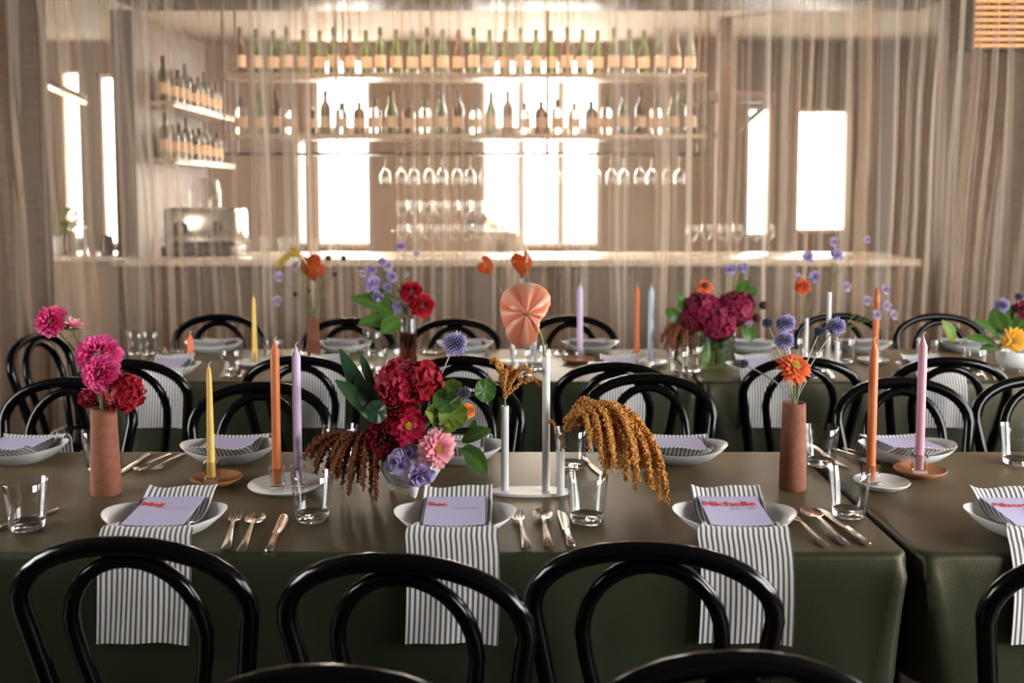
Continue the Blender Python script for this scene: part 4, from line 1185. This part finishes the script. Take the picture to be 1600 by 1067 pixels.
def leaf_sprig(label, vase, pairs, matn, group, smat='stem', via=None, rnd=False):
    """pairs: (base point, tip point, width) of each leaf on one stalk"""
    b, m = vase; t = thing('leaf_sprig', label, 'foliage', b, 0, group)
    for i, (p0, p1, w_) in enumerate(pairs):
        MB().tube(curve_pts(V((0, 0, 0)), m - b, p0 - b, 6, .4), .0018, 6).build('stem', M[smat], t, ang=180)
        mb = MB(); face = ((CAM - p0).normalized() * .8 + V((.3 * sin(3.1 * i + 1), 0, .5 + .3 * cos(2.3 * i)))).normalized(); leaf(mb, p0 - b, p1 - b, w_, side=(p1 - p0).cross(face), bend=.08, fold=.18, nl=8, wav=.04); mb.build('leaf', M[matn], t, ang=180)
    return t
def round_leaf(label, vase, head, R, axis, matn, group):
    b, m = vase
    def fn(mb, c, ax):
        X, Y, _ = frame_of(ax); G = []; A = []
        for i in range(7):
            t = max(.03, i / 6); G.append([c + X * (R * t * cos(w)) + Y * (R * t * sin(w)) + ax * (R * (.22 * t * t + .07 * t * sin(5 * w))) for w in [2 * pi * k / 30 for k in range(31)]])
            A.append([.5 + .4 * cos(9 * 2 * pi * k / 30) * t for k in range(31)])
        mb.sheet(G, 0, A)
    return flower('leaf_sprig', label, 'foliage', vase, head, [('leaf', matn, fn)], axis=axis, srad=.0014, group=group)

# ---- tall terracotta vase of pink dahlias
vz = clay_vase('bottle_vase', 166, 772, 637, .071, .060, 'tall terracotta vase holding pink dahlias, beside the first tumbler')
yv = vz[0].y; g = 'flowers in the pink dahlia vase'
h = P(77, 501, yv + .02); flower('dahlia', 'bright pink dahlia turned away, highest in the terracotta vase', 'flower', vz, h, [('bloom', 'pink', ball_bloom(.041, 58, 3, 128, .44))], axis=V((-.35, -.75, .3)).normalized(), srad=.0028, group=g, smat='stem', k=.3)
h = P(112, 512, yv + .03); flower('dahlia', 'half-open pale pink dahlia bud on a thin stalk beside the highest dahlia', 'flower', vz, h, [('bloom', 'pale_pink', lambda mb, c, ax: whorl(mb, c, ax, 14, 12, 52, .020, .032, .004, .0052, .1, .2, -.2, .7, 2)), ('calyx', 'leaf_lime', lambda mb, c, ax: whorl(mb, c - ax * .004, ax, 10, 40, 110, .012, .018, .005, .007, .05, .3, .25, .7, 4))], axis=V((.5, -.2, .7)).normalized(), srad=.002, group=g, k=.3)
h = P(153, 553, yv - .01); flower('dahlia', 'large pink dahlia facing up above its twin in the terracotta vase', 'flower', vz, h, [('bloom', 'pink', ball_bloom(.055, 62, 5, 120, .44))], axis=V((.05, -.62, .62)).normalized(), srad=.003, group=g)
h = P(157, 583, yv - .045); flower('dahlia', 'large pink dahlia facing forward below its twin in the terracotta vase', 'flower', vz, h, [('bloom', 'pink', ball_bloom(.047, 56, 6, 114, .44))], axis=V((.05, -.9, .1)).normalized(), srad=.003, group=g)
h = P(194, 612, yv - .02); flower('hydrangea', 'crimson hydrangea leaning over the rim of the terracotta vase', 'flower', vz, h, [('bloom', 'red', hyd(.040, 58, .019, 7))], axis=V((.45, -.6, .3)).normalized(), group=g)
h = P(138, 622, yv + .02); flower('hydrangea', 'small crimson hydrangea sprig behind the terracotta vase rim', 'flower', vz, h, [('bloom', 'crimson', hyd(.018, 12, .016, 8))], axis=V((-.5, -.5, .2)).normalized(), group=g)

# ---- white footed bowl bouquet
pb = T(642, 769); bw = thing('footed_bowl', 'white footed bowl holding the big red and pink bouquet', 'vase', (pb.x, pb.y, Z0))
MB().lathe([(0, .016), (.030, .017), (.058, .030), (.073, .055), (.075, .080), (.072, .100), (.069, .101), (.066, .099), (.069, .079), (.067, .057), (.053, .036), (0, .024)], 44).build('bowl', M['ceramic'], bw, ang=60)
for k in range(3):
    a = -pi / 2 + .25 + k * 2 * pi / 3
    MB().tube([(.046 * cos(a), .046 * sin(a), .030), (.050 * cos(a), .050 * sin(a), .014), (.052 * cos(a), .052 * sin(a), 0)], [.015, .010, .005], 14).build('foot', M['ceramic'], bw)
vb = (V((pb.x, pb.y, Z0 + .026)), V((pb.x, pb.y, Z0 + .085)))
yv = pb.y; g = 'flowers in the white bowl bouquet'
def fl(u, v, dy): return P(u, v, yv + dy)
flower('hydrangea', 'large crimson hydrangea at the top of the white bowl bouquet, darker half', 'flower', vb, fl(627, 600, .0), [('bloom', 'crimson', hyd(.053, 76, .023, 11, 1.7))], axis=V((-.1, -.6, .7)).normalized(), srad=.003, group=g)
flower('hydrangea', 'bright crimson hydrangea at the top of the bouquet beside the thistle stalk', 'flower', vb, fl(660, 598, -.01), [('bloom', 'red', hyd(.042, 60, .022, 12, 1.7))], axis=V((.3, -.7, .5)).normalized(), srad=.003, group=g)
flower('dahlia', 'red dahlia seen from the side under the hydrangeas', 'flower', vb, fl(617, 635, -.035), [('bloom', 'red', ball_bloom(.043, 60, 13, 120, .34))], axis=V((-.25, -.5, .7)).normalized(), srad=.003, group=g)
flower('zinnia', 'open crimson zinnia with a yellow centre in the middle of the bouquet', 'flower', vb, fl(639, 666, -.075), [('bloom', 'crimson', open_bloom(.050, 34, 14, .26, 40)), ('flower_centre', 'pollen', centre(.0095))], axis=V((.0, -.85, .35)).normalized(), srad=.003, group=g)
flower('dahlia', 'dark red dahlia in the shaded side of the bouquet by the brown amaranth', 'flower', vb, fl(600, 686, -.045), [('bloom', 'dark_red', ball_bloom(.053, 70, 15, 115, .30))], axis=V((-.25, -.85, .2)).normalized(), srad=.003, group=g)
flower('zinnia', 'pale pink zinnia with a yellow centre, low in the bouquet over the place card', 'flower', vb, fl(685, 701, -.095), [('bloom', 'pale_pink', open_bloom(.057, 66, 16, .17, 30, 118, .50)), ('flower_centre', 'pollen', centre(.0095))], axis=V((.22, -.9, .12)).normalized(), srad=.003, group=g)
flower('lisianthus', 'lilac lisianthus hanging over the white bowl rim, darker one', 'flower', vb, fl(622, 722, -.085), [('bloom', 'lilac', ruffle(.034, 10, 17))], axis=V((-.3, -.8, .1)).normalized(), group=g)
flower('lisianthus', 'lilac lisianthus lowest in the bouquet beside the pale pink zinnia', 'flower', vb, fl(656, 740, -.09), [('bloom', 'lilac', ruffle(.036, 11, 18))], axis=V((.2, -.75, -.35)).normalized(), group=g)
flower('lisianthus', 'small lilac lisianthus tucked under the crimson zinnia', 'flower', vb, fl(640, 708, -.06), [('bloom', 'lilac', ruffle(.026, 8, 19))], axis=V((0, -.9, .2)).normalized(), group=g)
thistle('globe_thistle', 'large lilac globe thistle standing highest over the white bowl bouquet', vb, fl(711, 537, .0), .034, False, g, .3)
thistle('globe_thistle', 'small steel-blue globe thistle among the round green leaves of the bouquet', vb, fl(725, 614, -.06), .0185, True, g)
flower('ranunculus', 'small orange ranunculus behind the round leaves of the bouquet', 'flower', vb, fl(732, 641, -.02), [('bloom', 'apricot', ball_bloom(.020, 40, 20, 120, .45))], axis=V((.4, -.6, .4)).normalized(), group=g)
gl = 'leaves in the white bowl bouquet'
round_leaf('big round green leaf in front of the bouquet hydrangea', vb, fl(698, 627, -.04), .034, V((.1, -.75, .6)).normalized(), 'leaf', gl)
round_leaf('round lime leaf under the small steel-blue thistle', vb, fl(707, 650, -.05), .036, V((.2, -.7, .5)).normalized(), 'leaf_lime', gl)
round_leaf('round green leaf reaching out toward the tan amaranth tube', vb, fl(757, 610, -.01), .029, V((.4, -.8, .2)).normalized(), 'leaf', gl)
round_leaf('small round leaf tucked above the small steel-blue thistle', vb, fl(706, 605, .02), .026, V((0, -.4, .9)).normalized(), 'leaf_lime', gl)
round_leaf('dark round leaf beside the red dahlia on the shaded side', vb, fl(590, 643, -.06), .028, V((-.3, -.9, .15)).normalized(), 'leaf_dark', gl)
leaf_sprig('drooping green leaf sprig at the bowl beside the pale pink zinnia', vb, [(fl(722, 690, -.05), fl(768, 672, -.06), .022), (fl(728, 695, -.05), fl(760, 742, -.07), .024), (fl(720, 700, -.05), fl(742, 720, -.09), .016), (fl(738, 680, -.04), fl(742, 655, -.03), .009)], 'leaf', gl)
leaf_sprig('tall shiny dark leaves fanning up on the shaded side of the bouquet', vb, [(fl(580, 655, .0), fl(524, 594, -.02), .026), (fl(582, 640, .02), fl(531, 545, .03), .020), (fl(585, 625, .03), fl(560, 547, .05), .012), (fl(590, 650, .0), fl(555, 588, .01), .024)], 'leaf_dark', gl)
leaf_sprig('short lime leaves beneath the crimson zinnia', vb, [(fl(680, 670, -.05), fl(664, 642, -.08), .012), (fl(690, 665, -.05), fl(712, 672, -.08), .018), (fl(668, 655, -.04), fl(676, 630, -.06), .010)], 'leaf_lime', gl)
R2 = random.Random(5)
ends = [fl(472 + 5 * R2.random(), 706 + 14 * R2.random(), -.02)] + [fl(484 + i * 6.6 + R2.uniform(-4, 4), 716 + (i % 5) * 11 + i * 1.2, -.07 + .09 * R2.random()) for i in range(17)] + [fl(546, 765, -.07), fl(587, 782, -.09), fl(566, 760, -.08), fl(520, 735, .0)]
amaranth('brown amaranth drooping in tassels from the shaded side of the bouquet', vb, ends, 'amaranth_dark', None, .0058, .055, 1700, .0036, g, 30, (0, 0, .0), 'stem_dark', fl(583, 690, -.02), .8)

# ---- white tube vase with peach anthurium and tan amaranth
pl = T(828, 771)
tubes = []
for u, vb_, vt in ((789, 770, 634), (853, 771, 557), (876, 778, 703)):
    q = T(u, vb_); tubes.append((q.x - pl.x, q.y - pl.y, P(u, vt, q.y).z - Z0 - .007))
tv = tube_vase(((pl.x, pl.y), (.097, .036)), tubes, 'white oval plate with three white tubes holding a peach anthurium and tan amaranth')
g = 'flowers in the white tube vase'
hp = P(823, 490, tv[1][0].y - .02)
PE = [.52, .60, .74, .85, .92, .96, .98, 1.0, 1.04, 1.05, .98, .88, .80, .76, .75, .88, .95, .98, .93, .80, .64, .50, .43, .45]
anthurium('large veined peach anthurium seen from behind on the tallest white tube', tv[1], hp, .084, (CAM - hp).normalized() + V((-.1, 0, .1)), 'peach', PE, 0.0, False, g, .75, .6, .065, 8, .0028)
amaranth('tan amaranth sprig standing up in the first white tube', tv[0], [P(768, 568, tv[0][0].y), P(777, 575, tv[0][0].y - .02), P(847, 603, tv[0][0].y), P(829, 583, tv[0][0].y - .02), P(800, 582, tv[0][0].y + .02), P(790, 590, tv[0][0].y - .02), P(812, 590, tv[0][0].y)], 'amaranth', None, .0042, .045, 1300, .0038, g, 50, stemtop=tv[0][1] + V((0, 0, .02)))
yt = tv[2][0].y
R3 = random.Random(9)
ends = []
for i in range(24):
    f = i / 23
    ends.append(P(922 + 92 * f + R3.uniform(-4, 4), 716 + 40 * sin(f * 2.2) + R3.uniform(-28, 14), yt + R3.uniform(-.07, .05)))
ends += [P(1042, 787, yt - .05), P(1030, 778, yt - .03), P(1012, 756, yt - .01), P(936, 690, yt - .05), P(955, 705, yt - .06)]
starts = [P(884 + R3.uniform(-3, 10), 668 + R3.uniform(-14, 6), yt + R3.uniform(-.012, .012)) for _ in ends]
amaranth('big drooping tan amaranth spilling from the shortest white tube', tv[2], ends, 'amaranth', starts, .0064, .118, 1900, .0036, g, 70, (0, 0, 0), 'amaranth', P(880, 676, yt), .93)
amaranth('short tan amaranth tip poking from the shortest white tube', tv[2], [P(857, 660, yt)], 'amaranth', [P(876, 690, yt)], .0028, .018, 1200, .0024, g, 110)

# ---- tall terracotta vase of thistles
vt_ = clay_vase('bottle_vase', 1238, 764, 629, .066, .056, 'tall terracotta vase holding globe thistles and an orange zinnia')
yv = vt_[0].y; g = 'flowers in the thistle vase'
for u, v, R, dk, lb in ((1199, 504, .0155, True, 'dark globe thistle bud at the top edge of the bunch'), (1228, 505, .026, False, 'lilac globe thistle, upper of two touching heads'), (1225, 532, .027, False, 'lilac globe thistle, lower of two touching heads'), (1162, 568, .0135, True, 'dark globe thistle bud on a stalk leaning far out'),
        (1280, 518, .0155, True, 'dark globe thistle bud beside the lone lilac head'), (1306, 510, .0265, False, 'lilac globe thistle, the lone head above the zinnia'), (1264, 588, .0135, True, 'dark globe thistle bud just under the orange zinnia')):
    thistle('globe_thistle', lb + ' in the tall terracotta vase', vt_, P(u, v, yv + (.03 if v < 520 else -.01)), R, dk, g, .25)
flower('zinnia', 'orange zinnia tilted up in the tall terracotta vase of thistles', 'flower', vt_, P(1243, 572, yv - .035), [('bloom', 'orange', open_bloom(.047, 58, 40, .16, 30, 108, .55)), ('flower_centre', 'pollen', centre(.012))], axis=V((.05, -.68, .6)).normalized(), srad=.0028, group=g)

# ---- curtain-side table: small terracotta vase of anthuriums
vs = clay_vase('bottle_vase', 490, 556, 496, .062, .048, 'small terracotta vase of rust anthuriums on the curtain-side table')
yv = vs[0].y; g = 'flowers in the small anthurium vase'
hp = P(480, 413, yv); anthurium('rust-red anthurium with a pale spadix, upright in the small terracotta vase', vs, hp, .066, V((-.35, -.9, .2)), 'rust', HEART, .3, True, g, .7)
hp = P(497, 420, yv - .02); anthurium('second rust-red anthurium turned aside in the small terracotta vase', vs, hp, .048, V((.5, -.85, .15)), 'rust', HEART, -.6, False, g, .5)
amaranth('golden amaranth sprig arching over at the small anthurium vase', vs, [P(432 + 4 * q_, 418 - 5 * q_ + 9 * (q_ % 2), yv - .02 + .012 * (q_ % 4)) for q_ in range(8)], 'amaranth_gold', None, .006, .025, 1100, .0050, g, 130, stemtop=P(468, 400, yv))
for u, v, lb in ((435, 433, 'upper'), (433, 470, 'lower')):
    flower('sweet_pea', '%s pale lilac sweet pea leaning out of the small anthurium vase' % lb, 'flower', vs, P(u, v, yv), [('bloom', 'pale_lilac', ruffle(.026, 8, int(u)))], srad=.0014, group=g, k=.3)
flower('sweet_pea', 'pale lilac sweet pea behind the upright rust anthurium', 'flower', vs, P(463, 416, yv + .02), [('bloom', 'pale_lilac', ruffle(.024, 8, 61))], axis=V((-.8, -.5, .2)).normalized(), srad=.0014, group=g)
for i, (u, v, lb) in enumerate(((513, 403, 'taller one near the anthurium'), (537, 403, 'outermost one'), (523, 429, 'middle-height one'), (483, 454, 'lowest one above the vase mouth'), (461, 459, 'low one leaning to the sweet peas'))):
    flower('scabiosa', 'dark brown seed head on a thin stalk, %s' % lb, 'flower', vs, P(u, v, yv + .01), [('seed_head', 'brown_bud', bead_head(.0125 if i < 2 else .0105))], srad=.0015, smat='stem', group='seed heads in the small anthurium vase', k=.25)

# ---- amber ribbed vase
pa = T(638, 578); ha = P(638, 496, pa.y).z - Z0
mb = MB(); rr = .037
mb.lathe([(0, 0), (1, 0), (1, .004), (.97, ha * .5), (1.0, ha - .002), (.98, ha), (.86, ha), (.84, .02), (0, .015)], 64)
mb.v = [(x * rr * (1 + .035 * cos(16 * math.atan2(y, x))), y * rr * (1 + .035 * cos(16 * math.atan2(y, x))), z) for x, y, z in mb.v]
tag(mb.build('ribbed_vase', M['amber_glass'], None, (pa.x, pa.y, Z0), 0, 50), 'tall amber ribbed glass vase of red and lilac flowers', 'vase')
va = (V((pa.x, pa.y, Z0 + .017)), V((pa.x, pa.y, Z0 + ha))); yv = pa.y; g = 'flowers in the amber ribbed vase'
flower('dahlia', 'bright red dahlia, lower one at the rim of the amber vase', 'flower', va, P(660, 477, yv - .03), [('bloom', 'red', ball_bloom(.054, 60, 71, 118, .34))], axis=V((.35, -.8, .2)).normalized(), group=g)
flower('dahlia', 'bright red dahlia, upper one over the amber vase', 'flower', va, P(643, 455, yv - .0), [('bloom', 'red', ball_bloom(.050, 55, 72, 118, .34))], axis=V((0, -.8, .5)).normalized(), group=g)
for i, (u, v, R, lb) in enumerate(((627, 384, .022, 'topmost, on a straight stalk'), (651, 396, .014, 'small, highest beside the topmost'), (597, 409, .020, 'upper one of the leaning spray'), (606, 416, .024, 'second of the leaning spray'), (612, 432, .026, 'third of the leaning spray'), (566, 427, .016, 'small, furthest out'), (581, 421, .024, 'over the lilac lisianthus'),
        (570, 443, .012, 'tiny, below the furthest out'), (622, 478, .032, 'big, low over the leaves'), (634, 428, .014, 'small green-lilac, over the red dahlias'), (605, 450, .024, 'behind the leaning spray'), (612, 490, .022, 'lowest, against the vase'))):
    flower('scabiosa', 'lilac scabiosa head over the amber vase, ' + lb, 'flower', va, P(u, v, yv + .02 - .01 * (i % 3)), [('bloom', 'pale_lilac' if i % 2 else 'lilac', ball_bloom(R, 34, 80 + i, 130, .32))], srad=.0015, group='lilac scabiosa over the amber vase', k=.3)
flower('lisianthus', 'lilac lisianthus, upper one over the dark leaves of the amber vase', 'flower', va, P(583, 444, yv - .02), [('bloom', 'lilac', ruffle(.036, 9, 91))], group=g)
flower('lisianthus', 'lilac lisianthus, drooping one over the dark leaves of the amber vase', 'flower', va, P(591, 462, yv - .03), [('bloom', 'lilac', ruffle(.030, 8, 92))], axis=V((-.2, -.6, -.6)).normalized(), group=g)
leaf_sprig('broad dark green leaves spreading sideways from the amber vase', va, [(P(615, 490, yv - .02), P(548, 465, yv - .03), .045), (P(620, 498, yv - .03), P(560, 505, yv - .07), .036), (P(625, 500, yv - .05), P(595, 520, yv - .12), .040), (P(612, 480, yv), P(574, 445, yv + .02), .030)], 'leaf', 'leaves on the curtain-side table')

# ---- second tube vase (rust anthuriums)
pl = T(806, 566); tubes = []
for u, v0, vt in ((794, 565, 510), (828, 566, 500), (843, 568, 540)):
    q = T(u, v0); tubes.append((q.x - pl.x, q.y - pl.y, P(u, vt, q.y).z - Z0 - .007))
tv2 = tube_vase(((pl.x + .02, pl.y), (.105, .036)), tubes, 'white tube vase behind the peach anthurium, holding two rust anthuriums')
hp = P(762, 414, tv2[0][0].y); anthurium('rust anthurium seen from behind, leaning out over the far tube vase', tv2[0], hp, .050, V((.55, -.8, .15)), 'rust', HEART, .9, False, 'flowers in the far tube vase', .5, .35)
hp = P(822, 409, tv2[1][0].y); anthurium('folded rust anthurium with a pale spadix, straight above the peach anthurium', tv2[1], hp, .064, V((.45, -.85, .1)), 'rust', HEART, .2, True, 'flowers in the far tube vase', .9, .3)

# ---- green glass vase with burgundy bouquet
pg = T(1119, 575); hg = P(1119, 522, pg.y).z - Z0
tag(MB().lathe([(0, 0), (.072, 0), (.076, .006), (.076, hg), (.073, hg + .001), (.071, hg), (.070, .014), (0, .012)], 44).build('glass_vase', M['green_glass'], None, (pg.x, pg.y, Z0), 0, 50), 'greenish clear glass vase of burgundy flowers', 'vase')
vg = (V((pg.x, pg.y, Z0 + .016)), V((pg.x, pg.y, Z0 + hg))); yv = pg.y; g = 'flowers in the green glass vase'
for i, (u, v, R, mt, ax, lb) in enumerate(((1098, 484, .070, 'burgundy', (-.3, -.6, .7), 'burgundy hydrangea with the orange zinnia above it'), (1151, 482, .070, 'burgundy', (.4, -.7, .5), 'burgundy hydrangea under the lilac sweet peas'), (1122, 506, .068, 'burgundy', (0, -.9, .1), 'burgundy hydrangea low over the rim of the green vase'), (1082, 500, .045, 'dark_red', (-.6, -.7, .2), 'dark red hydrangea by the brown amaranth'))):
    flower('hydrangea', lb, 'flower', vg, P(u, v, yv - .03 * (i == 2)), [('bloom', mt, hyd(R, 64, .024, 100 + i, 1.7))], axis=V(ax).normalized(), srad=.003, group=g)
flower('zinnia', 'peach-orange zinnia on top of the burgundy bouquet', 'flower', vg, P(1101, 447, yv), [('bloom', 'orange', open_bloom(.040, 36, 110, .2)), ('seed_head', 'brown_bud', bead_head(.015))], axis=V((0, -.7, .5)).normalized(), group=g)
for u, v, R, lb in ((1141, 421, .030, 'larger'), (1161, 419, .024, 'smaller')):
    flower('sweet_pea', '%s lilac sweet pea above the burgundy bouquet' % lb, 'flower', vg, P(u, v, yv), [('bloom', 'lilac', ruffle(R, 9, int(u)))], srad=.0015, group=g)
for u, v, lb in ((1193, 477, 'upper'), (1183, 497, 'lower')):
    flower('scabiosa', '%s rust-brown seed head beside the burgundy bouquet' % lb, 'flower', vg, P(u, v, yv), [('seed_head', 'brown_bud', bead_head(.017))], srad=.0015, group=g)
flower('lisianthus', 'pale lilac lisianthus under the burgundy hydrangea at the vase side', 'flower', vg, P(1168, 508, yv - .03), [('bloom', 'pale_lilac', ruffle(.024, 8, 120))], group=g)
amaranth('brown amaranth drooping beside the green glass vase', vg, [P(1032 + 8 * i, 535 + 9 * ((i * 5) % 4), yv - .02 * (i % 3)) for i in range(7)], 'amaranth_dark', None, .009, .05, 700, .005, g, 140, stemtop=P(1075, 512, yv))
leaf_sprig('green leaves on the shaded side of the burgundy bouquet', vg, [(P(1070, 488, yv), P(1056, 455, yv), .028), (P(1062, 500, yv), P(1040, 482, yv), .026)], 'leaf', 'leaves on the curtain-side table')
leaf_sprig('green leaves rising over the burgundy bouquet near the sweet peas', vg, [(P(1155, 460, yv), P(1168, 438, yv), .030), (P(1160, 462, yv), P(1184, 452, yv), .026), (P(1166, 505, yv - .03), P(1172, 535, yv - .06), .034)], 'leaf', 'leaves on the curtain-side table')

# ---- third tube vase with lilac flowers, past the seam
pl = T(1293, 566); tubes = []
for u, v0, vt in ((1262, 564, 497), (1297, 566, 457), (1311, 568, 533)):
    q = T(u, v0); tubes.append((q.x - pl.x, q.y - pl.y, P(u, vt, q.y).z - Z0 - .007))
tv3 = tube_vase(((pl.x - .01, pl.y), (.115, .036)), tubes, 'white tube vase of lilac sweet peas behind the globe thistles')
g = 'flowers in the lilac tube vase'
for i, (k, u, v, R, mt, lb) in enumerate(((1, 1304, 378, .026, 'pale_lilac', 'topmost lilac sweet pea over the tallest white tube'), (1, 1307, 398, .028, 'lilac', 'deep lilac sweet pea just below the topmost'), (0, 1262, 402, .028, 'lilac', 'lilac sweet pea above the short white tube'), (0, 1272, 433, .030, 'lilac', 'deep lilac sweet pea beside the orange carnation'),
        (1, 1323, 448, .022, 'pale_lilac', 'small lilac sweet pea alone beside the tall white tube'), (1, 1355, 375, .018, 'pale_lilac', 'single pale lilac petal bloom far above the pink candle'), (0, 1247, 434, .020, 'pale_lilac', 'pale lilac sweet pea behind the orange carnation'))):
    flower('sweet_pea', lb, 'flower', tv3[k], P(u, v, tv3[k][0].y), [('bloom', mt, ruffle(R, 8, 150 + i))], srad=.0015, group=g, k=.3)
flower('carnation', 'orange-red carnation beside the lilac sweet peas', 'flower', tv3[0], P(1254, 447, tv3[0][0].y - .02), [('bloom', 'orange', ball_bloom(.036, 40, 160, 110, .42))], axis=V((-.1, -.8, .5)).normalized(), group=g)
for i, (u, v, lb) in enumerate(((1355, 470, 'nearest the thistles'), (1370, 492, 'lowest'), (1384, 452, 'topmost'), (1385, 478, 'middle'), (1396, 492, 'furthest out'))):
    flower('sweet_pea', 'pale lilac sweet pea around the far orange candle, ' + lb, 'flower', tv3[2], P(u, v, tv3[2][0].y - .04), [('bloom', 'pale_lilac', ruffle(.024, 8, 170 + i))], srad=.0013, group=g, k=.3)

# ---- white bowl with golden zinnia at the picture edge
pz = T(1586, 583); zb_ = thing('footed_bowl', 'white footed bowl with a golden zinnia at the edge of the curtain-side table', 'vase', (pz.x, pz.y, Z0))
MB().lathe([(0, .016), (.030, .017), (.058, .030), (.073, .055), (.075, .080), (.072, .090), (.069, .091), (.066, .089), (.069, .079), (.067, .057), (.053, .036), (0, .024)], 36).build('bowl', M['ceramic'], zb_, ang=60)
for k in range(3):
    a = -pi / 2 + .3 + k * 2 * pi / 3
    MB().tube([(.046 * cos(a), .046 * sin(a), .030), (.050 * cos(a), .050 * sin(a), .014), (.052 * cos(a), .052 * sin(a), 0)], [.015, .010, .005], 10).build('foot', M['ceramic'], zb_)
vz2 = (V((pz.x, pz.y, Z0 + .026)), V((pz.x, pz.y, Z0 + .08))); yv = pz.y; g = 'flowers in the golden zinnia bowl'
flower('zinnia', 'golden zinnia facing us from the white bowl at the picture edge', 'flower', vz2, P(1587, 531, yv - .06), [('bloom', 'yellow', open_bloom(.058, 40, 180, .17, 40)), ('flower_centre', 'pollen', centre(.014))], axis=V((-.1, -.95, .1)).normalized(), group=g)
thistle('globe_thistle', 'blue-lilac globe thistle over the golden zinnia bowl', vz2, P(1565, 477, yv), .034, False, g)
thistle('globe_thistle', 'small dark globe thistle over the golden zinnia bowl', vz2, P(1592, 463, yv), .020, True, g)
flower('dahlia', 'burgundy dahlia at the picture edge over the golden zinnia', 'flower', vz2, P(1600, 484, yv), [('bloom', 'burgundy', ball_bloom(.045, 45, 190))], group=g)
leaf_sprig('dark green leaves fanning out of the golden zinnia bowl', vz2, [(P(1565, 530, yv), P(1522, 500, yv), .030), (P(1568, 520, yv), P(1552, 482, yv), .040), (P(1575, 520, yv), P(1584, 476, yv + .03), .034), (P(1560, 540, yv), P(1508, 528, yv - .03), .026), (P(1590, 515, yv), P(1606, 478, yv), .036), (P(1562, 545, yv), P(1530, 552, yv - .06), .030)], 'leaf', 'leaves on the curtain-side table')
leaf_sprig('lone bright green leaf on a long stalk before the last far chair', vz2, [(P(1490, 535, yv), P(1472, 500, yv), .030)], 'leaf_lime', 'leaves on the curtain-side table')
